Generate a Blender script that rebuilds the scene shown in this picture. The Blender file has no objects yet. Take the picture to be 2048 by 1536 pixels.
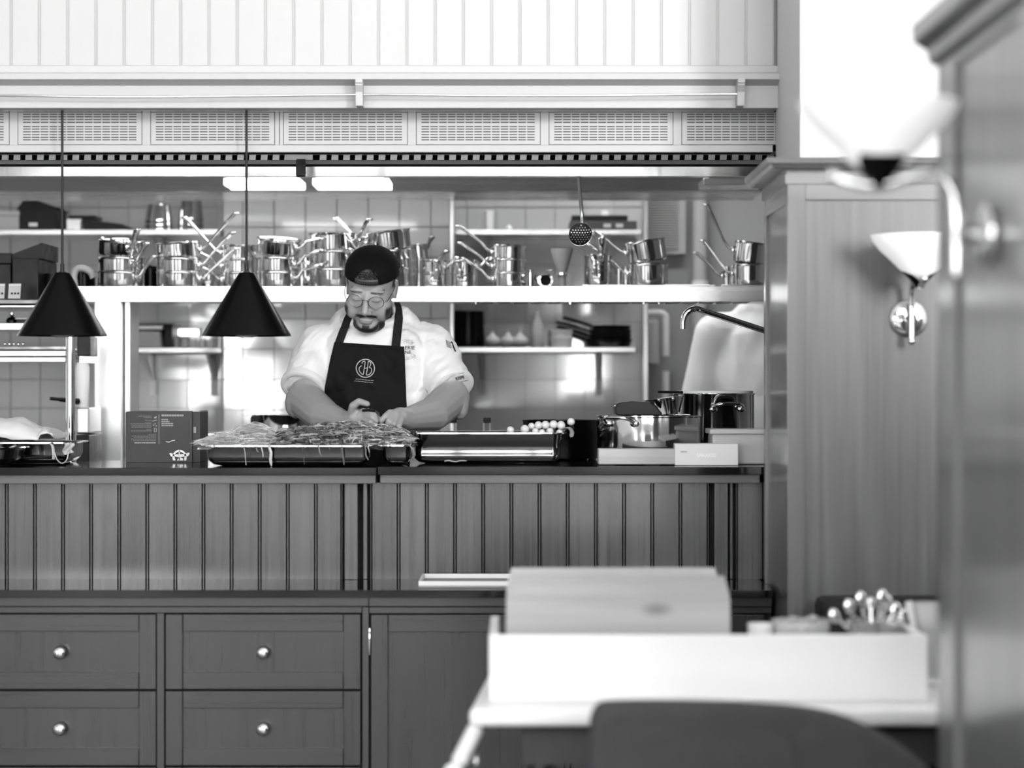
import bpy, bmesh, math, random
from mathutils import Vector, Matrix, Euler, noise
from mathutils.bvhtree import BVHTree
random.seed(7)
R = math.radians
SC = bpy.context.scene
COL = SC.collection
# ---------------------------------------------------------------- camera, world, lights, exposure
F = 85 / 36 * 2048            # focal length in pixels of the 2048x1536 frame
ZC = 1.32                     # camera height
def X(px, Y): return (px - 1024) * Y / F
def Z(py, Y): return ZC + (768 - py) * Y / F
def P(px, py, Y): return Vector((X(px, Y), Y, Z(py, Y)))

cd = bpy.data.cameras.new('camera'); cam = bpy.data.objects.new('camera', cd); COL.objects.link(cam)
cam.location = (0, 0, ZC); cam.rotation_euler = (R(90), 0, 0)
cd.lens = 85; cd.sensor_width = 36; cd.clip_end = 100
cd.dof.use_dof = True; cd.dof.focus_distance = 7.36; cd.dof.aperture_fstop = 2.0
SC.camera = cam
w = bpy.data.worlds.new('overcast_sky'); SC.world = w; w.use_nodes = True
w.node_tree.nodes['Background'].inputs[0].default_value = (1, 1, 1, 1)
w.node_tree.nodes['Background'].inputs[1].default_value = 0.6
vs = SC.view_settings
vs.view_transform = 'Standard'; vs.look = 'None'; vs.gamma = 1; vs.exposure = 0.35; vs.use_curve_mapping = False
SC.cycles.use_denoising = True
SC.cycles.max_bounces = 8; SC.cycles.diffuse_bounces = 4; SC.cycles.glossy_bounces = 5; SC.cycles.transmission_bounces = 6
SC.cycles.caustics_reflective = False; SC.cycles.caustics_refractive = False
SC.cycles.sample_clamp_indirect = 6

# windows of the dining room wall behind the camera: (x0, x1, z0, z1)
YW = -4.0
WINDOWS = [(-7.3, -5.9, .82, 3.0), (-3.4, -2.12, .82, 2.3), (-2.0, -.95, .78, 1.15), (-.62, .28, .78, 1.12), (.48, 1.24, .82, 2.3), (1.55, 2.5, .85, 2.6), (3.0, 3.7, .82, 2.6), (4.4, 6.2, .9, 5.5)]  # the two low ones are added so the pan fronts reflect brightly
WIN_L = [24, 16, 16, 16, 26, 24, 20, 46]
CLERESTORY = [(-3.0, -1.1, 3.5, 5.3), (-.9, 1.0, 3.5, 5.3), (1.2, 3.1, 3.5, 5.3)]      # upper lights of the same wall
CLER_L = [13, 13, 15]
def area(name, loc, rot, sx, sy, radiance):
    l = bpy.data.lights.new(name, 'AREA'); l.shape = 'RECTANGLE'; l.size = sx; l.size_y = sy
    l.energy = radiance * math.pi * sx * sy
    o = bpy.data.objects.new(name, l); COL.objects.link(o); o.location = loc; o.rotation_euler = rot
    return o
for (x0, x1, z0, z1), L in zip(WINDOWS + CLERESTORY, WIN_L + CLER_L):     # daylight standing in each window opening
    area('window_daylight', ((x0 + x1) / 2, YW - .12, (z0 + z1) / 2), (R(90), 0, 0), x1 - x0, z1 - z0, L)
sl = bpy.data.lights.new('sun', 'SUN'); sl.energy = 35; sl.angle = R(.6)      # high sun behind the windows, falls on the floor just inside them
so = bpy.data.objects.new('sun', sl); COL.objects.link(so); so.location = (2, -8, 9); so.rotation_euler = (R(32), 0, R(8))
area('kitchen_side_fill', (-2.98, 9.35, 1.75), (0, R(-90), 0), 1.5, 1.2, 1.5)  # fill light added at the unseen left wall to brighten the kitchen
area('kitchen_top_fill', (-.8, 9.4, 2.84), (0, 0, 0), 1.6, .25, 13)  # unseen overhead fill lights, added to brighten the kitchen
area('kitchen_top_fill', (.6, 9.55, 2.84), (0, 0, 0), 1.2, .3, 14)
area('kitchen_top_fill', (-.7, 7.62, 2.86), (0, 0, 0), 2.2, .12, 22)

# ---------------------------------------------------------------- materials
MATS = {}
def nodes_of(name):
    m = bpy.data.materials.new(name); m.use_nodes = True
    nt = m.node_tree; b = nt.nodes['Principled BSDF']
    return m, nt, b
def g(v): return (v, v, v, 1)
def mat(name, base, rough=.5, metal=0., spec=.5, coat=0., bump=0., bscale=200., var=0., vscale=8., stretch=(1, 1, 1), rvar=0., trans=0., sub=0., aniso=0.):
    m, nt, b = nodes_of(name)
    b.inputs['Base Color'].default_value = g(base); b.inputs['Roughness'].default_value = rough
    b.inputs['Metallic'].default_value = metal; b.inputs['Specular IOR Level'].default_value = spec
    b.inputs['Coat Weight'].default_value = coat; b.inputs['Coat Roughness'].default_value = .12
    if trans: b.inputs['Transmission Weight'].default_value = trans
    if sub:
        b.inputs['Subsurface Weight'].default_value = sub; b.inputs['Subsurface Radius'].default_value = (.01, .01, .01); b.inputs['Subsurface Scale'].default_value = .5
    if bump or var or rvar:
        tc = nt.nodes.new('ShaderNodeTexCoord'); mp = nt.nodes.new('ShaderNodeMapping')
        oi = nt.nodes.new('ShaderNodeObjectInfo')
        mp.inputs['Scale'].default_value = stretch
        mul = nt.nodes.new('ShaderNodeVectorMath'); mul.operation = 'SCALE'; mul.inputs['Scale'].default_value = 37.
        cmb = nt.nodes.new('ShaderNodeCombineXYZ')
        for i in range(3): nt.links.new(oi.outputs['Random'], cmb.inputs[i])
        nt.links.new(cmb.outputs[0], mul.inputs[0])
        nt.links.new(tc.outputs['Object'], mp.inputs['Vector']); nt.links.new(mul.outputs[0], mp.inputs['Location'])
        if var or rvar:
            n = nt.nodes.new('ShaderNodeTexNoise'); n.inputs['Scale'].default_value = vscale; n.inputs['Detail'].default_value = 6
            nt.links.new(mp.outputs[0], n.inputs['Vector'])
            if var:
                rp = nt.nodes.new('ShaderNodeMapRange'); rp.inputs[1].default_value = .3; rp.inputs[2].default_value = .7
                rp.inputs[3].default_value = base * (1 - var); rp.inputs[4].default_value = base * (1 + var)
                nt.links.new(n.outputs[0], rp.inputs[0]); nt.links.new(rp.outputs[0], b.inputs['Base Color'])
            if rvar:
                rr = nt.nodes.new('ShaderNodeMapRange'); rr.inputs[1].default_value = .3; rr.inputs[2].default_value = .7
                rr.inputs[3].default_value = max(.02, rough - rvar); rr.inputs[4].default_value = rough + rvar
                nt.links.new(n.outputs[0], rr.inputs[0]); nt.links.new(rr.outputs[0], b.inputs['Roughness'])
        if bump:
            n2 = nt.nodes.new('ShaderNodeTexNoise'); n2.inputs['Scale'].default_value = bscale; n2.inputs['Detail'].default_value = 4
            nt.links.new(mp.outputs[0], n2.inputs['Vector'])
            bp = nt.nodes.new('ShaderNodeBump'); bp.inputs['Strength'].default_value = bump; bp.inputs['Distance'].default_value = .002
            nt.links.new(n2.outputs[0], bp.inputs['Height']); nt.links.new(bp.outputs[0], b.inputs['Normal'])
    MATS[name] = m; return m
def wood(name, base, rough=.28, axis='Z', coat=.35, knots=True, var=.38):
    """stained pine: fibres stretched along one axis, a slow figure and a few knots"""
    m, nt, b = nodes_of(name)
    tc = nt.nodes.new('ShaderNodeTexCoord'); oi = nt.nodes.new('ShaderNodeObjectInfo')
    off = nt.nodes.new('ShaderNodeVectorMath'); off.operation = 'SCALE'; off.inputs['Scale'].default_value = 23.
    cmb = nt.nodes.new('ShaderNodeCombineXYZ')
    for i in range(3): nt.links.new(oi.outputs['Random'], cmb.inputs[i])
    nt.links.new(cmb.outputs[0], off.inputs[0])
    def mapped(sc):
        mp = nt.nodes.new('ShaderNodeMapping'); mp.inputs['Scale'].default_value = sc
        nt.links.new(tc.outputs['Object'], mp.inputs['Vector']); nt.links.new(off.outputs[0], mp.inputs['Location']); return mp
    k = {'X': 0, 'Y': 1, 'Z': 2}[axis]
    s1 = [70, 70, 70]; s1[k] = 1.3
    s2 = [16, 16, 16]; s2[k] = 1.4
    s3 = [7, 7, 7]; s3[k] = 3.2
    n1 = nt.nodes.new('ShaderNodeTexNoise'); n1.inputs['Scale'].default_value = 1; n1.inputs['Detail'].default_value = 5
    n2 = nt.nodes.new('ShaderNodeTexNoise'); n2.inputs['Scale'].default_value = 1; n2.inputs['Detail'].default_value = 3; n2.inputs['Distortion'].default_value = .6
    nt.links.new(mapped(s1).outputs[0], n1.inputs['Vector']); nt.links.new(mapped(s2).outputs[0], n2.inputs['Vector'])
    add = nt.nodes.new('ShaderNodeMath'); add.operation = 'MULTIPLY_ADD'; add.inputs[1].default_value = .45
    nt.links.new(n1.outputs[0], add.inputs[0])
    h = nt.nodes.new('ShaderNodeMath'); h.operation = 'MULTIPLY'; h.inputs[1].default_value = .55
    nt.links.new(n2.outputs[0], h.inputs[0]); nt.links.new(h.outputs[0], add.inputs[2])
    rp = nt.nodes.new('ShaderNodeMapRange'); rp.inputs[1].default_value = .33; rp.inputs[2].default_value = .67
    rp.inputs[3].default_value = base * (1 - var); rp.inputs[4].default_value = base * (1 + var)
    nt.links.new(add.outputs[0], rp.inputs[0])
    # per-board tone
    tone = nt.nodes.new('ShaderNodeMapRange'); tone.inputs[3].default_value = .82; tone.inputs[4].default_value = 1.18
    nt.links.new(oi.outputs['Random'], tone.inputs[0])
    fin = nt.nodes.new('ShaderNodeMath'); fin.operation = 'MULTIPLY'
    nt.links.new(rp.outputs[0], fin.inputs[0]); nt.links.new(tone.outputs[0], fin.inputs[1])
    last = fin
    if knots:
        vo = nt.nodes.new('ShaderNodeTexVoronoi'); vo.inputs['Scale'].default_value = 1
        nt.links.new(mapped(s3).outputs[0], vo.inputs['Vector'])
        kr = nt.nodes.new('ShaderNodeMapRange'); kr.inputs[1].default_value = .03; kr.inputs[2].default_value = .13; kr.inputs[3].default_value = .55; kr.inputs[4].default_value = 1
        nt.links.new(vo.outputs['Distance'], kr.inputs[0])
        f2 = nt.nodes.new('ShaderNodeMath'); f2.operation = 'MULTIPLY'
        nt.links.new(fin.outputs[0], f2.inputs[0]); nt.links.new(kr.outputs[0], f2.inputs[1]); last = f2
    nt.links.new(last.outputs[0], b.inputs['Base Color'])
    rr = nt.nodes.new('ShaderNodeMapRange'); rr.inputs[1].default_value = .3; rr.inputs[2].default_value = .7
    rr.inputs[3].default_value = rough * .8; rr.inputs[4].default_value = rough * 1.25
    nt.links.new(n1.outputs[0], rr.inputs[0]); nt.links.new(rr.outputs[0], b.inputs['Roughness'])
    bp = nt.nodes.new('ShaderNodeBump'); bp.inputs['Strength'].default_value = .12; bp.inputs['Distance'].default_value = .001
    nt.links.new(add.outputs[0], bp.inputs['Height']); nt.links.new(bp.outputs[0], b.inputs['Normal'])
    b.inputs['Coat Weight'].default_value = coat; b.inputs['Coat Roughness'].default_value = .16
    MATS[name] = m; return m
def emit(name, s):
    m, nt, b = nodes_of(name)
    b.inputs['Base Color'].default_value = g(.9); b.inputs['Emission Color'].default_value = g(1); b.inputs['Emission Strength'].default_value = s
    MATS[name] = m; return m
def glass(name, tint=1., rough=.02, alpha=.35):
    """thin clear plastic or glass: mostly see-through with a glossy skin"""
    m, nt, b = nodes_of(name)
    b.inputs['Base Color'].default_value = g(tint); b.inputs['Roughness'].default_value = rough
    tr = nt.nodes.new('ShaderNodeBsdfTransparent'); tr.inputs[0].default_value = g(.95)
    mx = nt.nodes.new('ShaderNodeMixShader'); mx.inputs[0].default_value = alpha
    nt.links.new(tr.outputs[0], mx.inputs[1]); nt.links.new(b.outputs[0], mx.inputs[2])
    nt.links.new(mx.outputs[0], nt.nodes['Material Output'].inputs['Surface'])
    MATS[name] = m; return m

W_PAINT = mat('white_paint', .40, .45, bump=.02, bscale=60)
W_WALL = mat('white_plaster', .55, .7, bump=.03, bscale=120)
W_HOOD = mat('pale_enamel', .38, .38)
WOOD_V = wood('stained_pine_upright', .05, axis='Z', var=.55)
WOOD_X = wood('stained_pine_rail', .05, axis='X', knots=False)
WOOD_DX = wood('cabinet_wood_across', .013, .3, 'X', knots=False, var=.26)
WOOD_DZ = wood('cabinet_wood_upright', .013, .3, 'Z', knots=False, var=.26)
WOOD_PV = wood('partition_wood_upright', .105, .36, 'Z', .8, knots=False, var=.22)
WOOD_PX = wood('partition_wood_across', .1, .36, 'X', .8, knots=False, var=.22)
WOOD_PY = wood('partition_wood_lengthwise', .1, .36, 'Y', .8, knots=False, var=.22)
WOOD_L = wood('pale_wood', .36, .6, 'X', 0, var=.25)
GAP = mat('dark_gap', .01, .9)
GRANITE = mat('black_granite', .005, .06, var=.5, vscale=300, coat=0, spec=.5)
STEEL = mat('polished_steel', .74, .09, 1, rvar=.03, vscale=30)
BRUSH = mat('brushed_steel', .72, .26, 1, bump=.03, bscale=300, stretch=(.02, 1, 1), rvar=.05, vscale=20)
BRUSHV = mat('brushed_steel_upright', .74, .30, 1, bump=.03, bscale=300, stretch=(1, 1, .02))
CHROME = mat('chrome', .85, .04, 1)
BLACKM = mat('black_iron', .006, .4, spec=.25, rvar=.08, vscale=20)
BLACKG = mat('black_lacquer', .002, .26, spec=.14)
BLACKP = mat('black_plastic', .008, .45, spec=.25)
STREAK = mat('streaked_steel', .62, .16, 1, bump=.55, bscale=9, stretch=(1, 1, .02), rvar=.06, vscale=12)
DARKG = mat('dark_grey_card', .045, .75, var=.15, vscale=12)
TILE = mat('grey_glazed_tile', .46, .05, spec=.5, coat=1., var=.05, vscale=1.5)
GROUT = mat('pale_grout', .3, .8)
GREYWALL = mat('grey_kitchen_wall', .34, .5)
PALEWALL = mat('pale_kitchen_wall', .55, .5)
FLOORM = mat('floor_boards', .16, .35, var=.25, vscale=3, stretch=(6, 1, 1))
CEILM = mat('ceiling_paint', .72, .8)
CLOTH_W = mat('white_linen', .62, .85, bump=.05, bscale=400)
PAPER = mat('white_card', .78, .6)
PAPER2 = mat('grey_card', .45, .7)
LED = emit('lamp_diffuser', 7)
BULB = emit('bulb_glow', 1.2)
OPAL = mat('opal_glass', .80, .18, coat=.4, sub=.0)
OPAL.node_tree.nodes['Principled BSDF'].inputs['Emission Color'].default_value = g(1); OPAL.node_tree.nodes['Principled BSDF'].inputs['Emission Strength'].default_value = .35
CLEAR = glass('clear_glass', .9, .03, .3)
FROST = glass('cloudy_plastic', .75, .25, .55)
FABRIC = mat('charcoal_upholstery', .042, .9, bump=.3, bscale=900, var=.1, vscale=30)
print_m = mat('print_white', .75, .7)
PRINT_D = mat('print_grey', .30, .7)
PRINT_W = print_m
PRINT_M = mat('print_pale', .30, .8)
PRINT_M2 = mat('print_dim', .16, .8)

# ---------------------------------------------------------------- helpers
def link(o): COL.objects.link(o); return o
def tag(o, label=None, cat=None, group=None, kind=None):
    if label: o['label'] = label
    if cat: o['category'] = cat
    if group: o['group'] = group
    if kind: o['kind'] = kind
    return o
def thing(name, loc, label, cat, group=None, rot=(0, 0, 0)):
    o = link(bpy.data.objects.new(name, None)); o.empty_display_size = .05
    o.location = loc; o.rotation_euler = rot
    return tag(o, label, cat, group)
def nb(): return bmesh.new()
def box(bm, x0, x1, y0, y1, z0, z1, bev=0):
    r = bmesh.ops.create_cube(bm, size=1)
    for v in r['verts']:
        v.co = Vector((x0 + (v.co.x + .5) * (x1 - x0), y0 + (v.co.y + .5) * (y1 - y0), z0 + (v.co.z + .5) * (z1 - z0)))
    if bev:
        es = list({e for v in r['verts'] for e in v.link_edges})
        bmesh.ops.bevel(bm, geom=es, offset=bev, segments=2, affect='EDGES', profile=.5)
    return bm
def lathe(bm, prof, n=32, c=(0, 0, 0), M=None, close=False):
    """profile of (radius, height) turned about Z"""
    rings = []
    c = Vector(c)
    for r, z in prof:
        if r < 1e-6:
            v = Vector((0, 0, z)); v = (M @ v if M else v) + c; rings.append([bm.verts.new(v)])
        else:
            ring = []
            for i in range(n):
                a = 2 * math.pi * i / n; v = Vector((r * math.cos(a), r * math.sin(a), z)); v = (M @ v if M else v) + c
                ring.append(bm.verts.new(v))
            rings.append(ring)
    for a, b in zip(rings, rings[1:]):
        if len(a) == 1 and len(b) == 1: continue
        for i in range(n):
            j = (i + 1) % n
            if len(a) == 1: bm.faces.new((a[0], b[j], b[i]))
            elif len(b) == 1: bm.faces.new((a[i], a[j], b[0]))
            else: bm.faces.new((a[i], a[j], b[j], b[i]))
    return bm
def smooth_path(pts, k=4):
    """Catmull-Rom through points"""
    pts = [Vector(p) for p in pts]
    if len(pts) < 3: return pts
    out = []
    e = [pts[0] * 2 - pts[1]] + pts + [pts[-1] * 2 - pts[-2]]
    for i in range(1, len(e) - 2):
        p0, p1, p2, p3 = e[i - 1:i + 3]
        for s in range(k):
            t = s / k
            out.append(.5 * ((2 * p1) + (p2 - p0) * t + (2 * p0 - 5 * p1 + 4 * p2 - p3) * t * t + (3 * p1 - p0 - 3 * p2 + p3) * t ** 3))
    out.append(pts[-1]); return out
def tube(bm, pts, r, n=10, caps=True, flat=1., up=None):
    """tube along a path; r a number or list; flat squashes the section along 'up'"""
    pts = [Vector(p) for p in pts]; m = len(pts)
    rs = r if isinstance(r, (list, tuple)) else [r] * m
    rings = []; prev = None
    for i, p in enumerate(pts):
        t = (pts[min(i + 1, m - 1)] - pts[max(i - 1, 0)]).normalized()
        ref = Vector(up) if up else (prev if prev is not None else (Vector((0, 0, 1)) if abs(t.z) < .9 else Vector((0, 1, 0))))
        s = t.cross(ref)
        if s.length < 1e-4: s = t.cross(Vector((.3, .9, .1)))
        s.normalize(); u = s.cross(t).normalized(); prev = u
        rings.append([bm.verts.new(p + rs[i] * (math.cos(2 * math.pi * k / n) * s + flat * math.sin(2 * math.pi * k / n) * u)) for k in range(n)])
    for a, b in zip(rings, rings[1:]):
        for i in range(n):
            j = (i + 1) % n; bm.faces.new((a[i], a[j], b[j], b[i]))
    if caps: bm.faces.new(rings[0][::-1]); bm.faces.new(rings[-1])
    return bm
def prism(bm, poly, axis, a0, a1):
    """extrude a 2-D polygon along an axis: 'x' (poly is y,z), 'y' (x,z), 'z' (x,y)"""
    def mk(p, a):
        return {'x': (a, p[0], p[1]), 'y': (p[0], a, p[1]), 'z': (p[0], p[1], a)}[axis]
    A = [bm.verts.new(mk(p, a0)) for p in poly]; B = [bm.verts.new(mk(p, a1)) for p in poly]
    n = len(poly); fs = []
    for i in range(n):
        j = (i + 1) % n; fs.append(bm.faces.new((A[i], A[j], B[j], B[i])))
    fs.append(bm.faces.new(A[::-1])); fs.append(bm.faces.new(B))
    bmesh.ops.recalc_face_normals(bm, faces=fs)
    return bm
def ball(bm, c, r, M=None, sub=2):
    rr = r if isinstance(r, (tuple, list)) else (r, r, r)
    q = bmesh.ops.create_icosphere(bm, subdivisions=sub, radius=1)
    for v in q['verts']:
        p = Vector((v.co.x * rr[0], v.co.y * rr[1], v.co.z * rr[2]))
        v.co = (M @ p if M else p) + Vector(c)
    return bm
def capsule(bm, a, b, r1, r2, n=14, flat_end=False):
    a = Vector(a); b = Vector(b); d = (b - a); L = d.length; q = Vector((0, 0, 1)).rotation_difference(d.normalized()).to_matrix()
    prof = [(0, -r1)] + [(r1 * math.sin(t), -r1 * math.cos(t)) for t in (.5, .95, 1.35)] + [(r1, 0)]
    if flat_end: prof += [(r2, L), (r2 * .98, L + .001), (0, L + .001)]
    else: prof += [(r2, L)] + [(r2 * math.cos(t), L + r2 * math.sin(t)) for t in (.3, .7, 1.1)] + [(0, L + r2)]
    return lathe(bm, prof, n, a, q)
def obj(name, bm, m, parent=None, smooth=None, origin=None):
    """bmesh in world coordinates -> ONE mesh object; origin at its base centre, or local to its parent"""
    bmesh.ops.recalc_face_normals(bm, faces=bm.faces)
    me = bpy.data.meshes.new(name); bm.to_mesh(me); bm.free()
    return mobj(name, me, m, parent, smooth, origin)
def mobj(name, me, m, parent=None, smooth=None, origin=None):
    o = bpy.data.objects.new(name, me); link(o)
    if m: me.materials.append(m)
    cs = [v.co for v in me.vertices]
    if origin is None:
        xs = [c.x for c in cs]; ys = [c.y for c in cs]; zs = [c.z for c in cs]
        origin = Vector(((min(xs) + max(xs)) / 2, (min(ys) + max(ys)) / 2, min(zs)))
    me.transform(Matrix.Translation(-Vector(origin)))
    if parent:
        o.parent = parent; o.location = Vector(origin) - wloc(parent)
    else: o.location = origin
    if smooth is not None:
        me.polygons.foreach_set('use_smooth', [True] * len(me.polygons))
        if smooth < 179: me.set_sharp_from_angle(angle=R(smooth))
    return o
def wloc(o):
    l = Vector(o.location)
    while o.parent: o = o.parent; l = l + Vector(o.location)
    return l
def lobj(name, bm, m, parent, smooth=None):
    """bmesh already in the parent's local coordinates"""
    bmesh.ops.recalc_face_normals(bm, faces=bm.faces)
    me = bpy.data.meshes.new(name); bm.to_mesh(me); bm.free()
    o = link(bpy.data.objects.new(name, me)); o.parent = parent
    if m: me.materials.append(m)
    if smooth is not None:
        me.polygons.foreach_set('use_smooth', [True] * len(me.polygons))
        if smooth < 179: me.set_sharp_from_angle(angle=R(smooth))
    return o
def piece(name, me, loc, parent, scale=None, rot=None):
    """a repeat that shares its mesh; loc in world coordinates"""
    o = link(bpy.data.objects.new(name, me)); o.parent = parent; o.location = Vector(loc) - (wloc(parent) if parent else Vector())
    if scale: o.scale = scale
    if rot: o.rotation_euler = rot
    return o
def shared(name, bm, m, smooth=None):
    bmesh.ops.recalc_face_normals(bm, faces=bm.faces)
    me = bpy.data.meshes.new(name); bm.to_mesh(me); bm.free(); me.materials.append(m)
    if smooth is not None:
        me.polygons.foreach_set('use_smooth', [True] * len(me.polygons))
        me.set_sharp_from_angle(angle=R(smooth))
    return me
def tree_copy(o, parent=None):
    c = o.copy(); link(c); c.parent = parent
    for ch in o.children: tree_copy(ch, c)
    return c
def struct(o): o['kind'] = 'structure'; return o
def remeshed(bm, voxel, smooth=4, fac=.5):
    """fuse overlapping closed shells into one continuous skin"""
    me = bpy.data.meshes.new('tmp'); bm.to_mesh(me); bm.free()
    o = link(bpy.data.objects.new('tmp', me))
    r = o.modifiers.new('r', 'REMESH'); r.mode = 'VOXEL'; r.voxel_size = voxel
    if smooth:
        s = o.modifiers.new('s', 'SMOOTH'); s.iterations = smooth; s.factor = fac
    dg = bpy.context.evaluated_depsgraph_get(); dg.update()
    out = bpy.data.meshes.new_from_object(o.evaluated_get(dg))
    bpy.data.objects.remove(o); bpy.data.meshes.remove(me)
    return out
def displaced(me, fn):
    """move every vertex along its normal by fn(position)"""
    ns = [v.normal.copy() for v in me.vertices]; cs = [v.co.copy() for v in me.vertices]; out = []
    for c, n in zip(cs, ns):
        p = c + n * fn(c); out += (p.x, p.y, p.z)
    me.vertices.foreach_set('co', out); me.update()
def text_mesh(body, size, bold=0.):
    c = bpy.data.curves.new('t', 'FONT'); c.body = body; c.size = size; c.offset = bold; c.resolution_u = 2
    o = link(bpy.data.objects.new('t', c)); dg = bpy.context.evaluated_depsgraph_get(); dg.update()
    me = bpy.data.meshes.new_from_object(o.evaluated_get(dg)); bpy.data.objects.remove(o)
    return me
# ================================================================ the room
XL, XR = -3.0, 3.2
b = nb(); box(b, -7.5, 7.5, YW, 10.9, -.05, 0); struct(obj('floor', b, FLOORM))
b = nb(); box(b, -7.5, 7.5, YW, 6.78, 5.8, 5.9); struct(obj('ceiling', b, CEILM))
b = nb(); box(b, XL, XR, 6.8, 10.9, 2.9, 3.0); struct(obj('ceiling', b, CEILM))
b = nb(); box(b, -7.6, -7.5, YW, 6.9, 0, 5.8); struct(obj('wall_left', b, W_WALL))
b = nb(); box(b, 7.5, 7.6, YW, 6.9, 0, 5.8); struct(obj('wall_right', b, W_WALL))
# window wall behind the camera: piers, sill and lintel around the openings
b = nb(); xs = [-7.5] + [v for q in WINDOWS[:-1] for v in q[:2]] + [WINDOWS[-1][0]]; xe_ = WINDOWS[-1]
for i in range(0, len(xs), 2): box(b, xs[i], xs[i + 1], YW - .1, YW, 0, 3.5)
for x0, x1, z0, z1 in WINDOWS[:-1]:
    box(b, x0, x1, YW - .1, YW, 0, z0); box(b, x0, x1, YW - .1, YW, z1, 3.5)
box(b, xe_[1], 7.5, YW - .1, YW, 0, 5.8); box(b, xe_[0], xe_[1], YW - .1, YW, 0, xe_[2]); box(b, xe_[0], xe_[1], YW - .1, YW, xe_[3], 5.8)
xs = [-7.5] + [v for q in CLERESTORY for v in q[:2]] + [xe_[0]]
for i in range(0, len(xs), 2): box(b, xs[i], xs[i + 1], YW - .1, YW, 3.5, 5.3)
box(b, -7.5, xe_[0], YW - .1, YW, 5.3, 5.8)
struct(obj('wall_window', b, W_WALL))
for i, (x0, x1, z0, z1) in enumerate(WINDOWS + CLERESTORY):
    t = struct(thing('window_%d' % (i + 1), ((x0 + x1) / 2, YW - .03, z0), None, None))
    b = nb()
    for q in ((x0, x0 + .05), (x1 - .05, x1)): box(b, q[0], q[1], YW - .06, YW, z0, z1)
    for q in ((z0, z0 + .05), (z1 - .05, z1)): box(b, x0, x1, YW - .06, YW, q[0], q[1])
    obj('window_frame', b, W_PAINT, t)
    b = nb(); xm = (x0 + x1) / 2; box(b, xm - .015, xm + .015, YW - .05, YW - .02, z0, z1); obj('mullion', b, W_PAINT, t)
    n = int((z1 - z0) / .55)
    for k in range(1, n):
        zz = z0 + (z1 - z0) * k / n; b = nb(); box(b, x0, x1, YW - .05, YW - .02, zz - .012, zz + .012); obj('glazing_bar', b, W_PAINT, t)

# ---- white fascia above the serving hatch
XF1 = .742
wf = nb(); box(wf, -7.5, XF1, 6.79, 6.80, Z(131, 6.76), 5.8)
wf = struct(obj('wall_front', wf, W_PAINT))
def board_mesh(name, m, wdt, z0, z1, y0, gd, gw=.004, bead=.003, dark=False):
    h = bead / 2
    p = [(0, y0 + .03), (0, y0 + .0008), (h, y0 + .0008), (h + .0004, y0 + gd), (h + gw - .0004, y0 + gd), (h + gw, y0), (wdt - h - gw, y0),
         (wdt - h - gw + .0004, y0 + gd), (wdt - h - .0004, y0 + gd), (wdt - h, y0 + .0008), (wdt, y0 + .0008), (wdt, y0 + .03)]
    bb = nb(); prism(bb, [(x, y - y0) for x, y in p], 'z', 0, z1 - z0)
    me = shared(name, bb, m)
    if dark:                       # the groove floors take the dark gap material
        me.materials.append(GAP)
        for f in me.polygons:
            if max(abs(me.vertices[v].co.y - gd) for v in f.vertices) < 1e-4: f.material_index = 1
    return me
PW = 56.5 * 6.76 / F
bm_ = board_mesh('fascia_board', W_PAINT, PW, Z(131, 6.76), 3.6, 6.76, .0035, .0035, .002)
x = X(22.5, 6.76) - PW * 22
while x < XF1 - .01:
    wd = min(1, (XF1 - x) / PW)
    piece('board', bm_, (x, 6.76, Z(131, 6.76)), wf, (wd, 1, 1)); x += PW
b = nb(); box(b, -7.5, XF1, 6.752, 6.775, Z(145, 6.75), Z(131, 6.75), .001); obj('trim_board', b, W_PAINT, wf)
prof = [(6.775, Z(145, 6.75)), (6.715, Z(145, 6.715)), (6.708, Z(147, 6.71)), (6.704, Z(158, 6.70)), (6.712, Z(160, 6.71)), (6.735, Z(168, 6.735)), (6.745, Z(171, 6.74)), (6.775, Z(171, 6.74))]
b = nb(); prism(b, prof, 'x', -7.5, XF1); obj('cornice', b, W_PAINT, wf)
b = nb(); box(b, -7.5, XF1, 6.742, 6.80, Z(216, 6.742), Z(171, 6.742), .001); obj('fascia_beam', b, W_PAINT, wf)
b = nb(); box(b, -7.5, XF1, 6.80, 6.86, Z(215, 6.742), Z(200, 6.742)); obj('soffit', b, BRUSH, wf)
# hanging rail with its brackets
rail = thing('hanging_rail', P(600, 190, 6.70), 'thin steel rail running along the white fascia between two brackets', 'rail')
b = nb(); tube(b, smooth_path([P(-400, 190, 6.70), P(0, 191, 6.70), P(180, 193.5, 6.70), P(350, 193.5, 6.70), P(720, 189.5, 6.70), P(950, 191, 6.70), P(1160, 191, 6.70), P(1475, 188, 6.70)], 5), .0032, 8); obj('rod', b, STEEL, rail, 60)
for px in (719, 1481):
    b = nb(); yy = 6.70
    prism(b, [(6.742, Z(212, yy)), (6.69, Z(212, yy)), (6.688, Z(185, yy)), (6.675, Z(172, yy)), (6.675, Z(168, yy)), (6.668, Z(168, yy)), (6.668, Z(159, yy)), (6.742, Z(159, yy))], 'x', X(px - 7, yy), X(px + 7, yy)); obj('bracket', b, W_PAINT, rail)

# ---- white wall block above the wooden partition
b = nb(); box(b, XF1, 7.5, 6.23, 6.8, 1.885, 5.8, .002); struct(obj('wall_block', b, W_WALL))
b = nb(); box(b, 2.45, 7.5, 6.35, 6.8, 0, 1.885); struct(obj('wall_front_lower', b, W_WALL))

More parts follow.
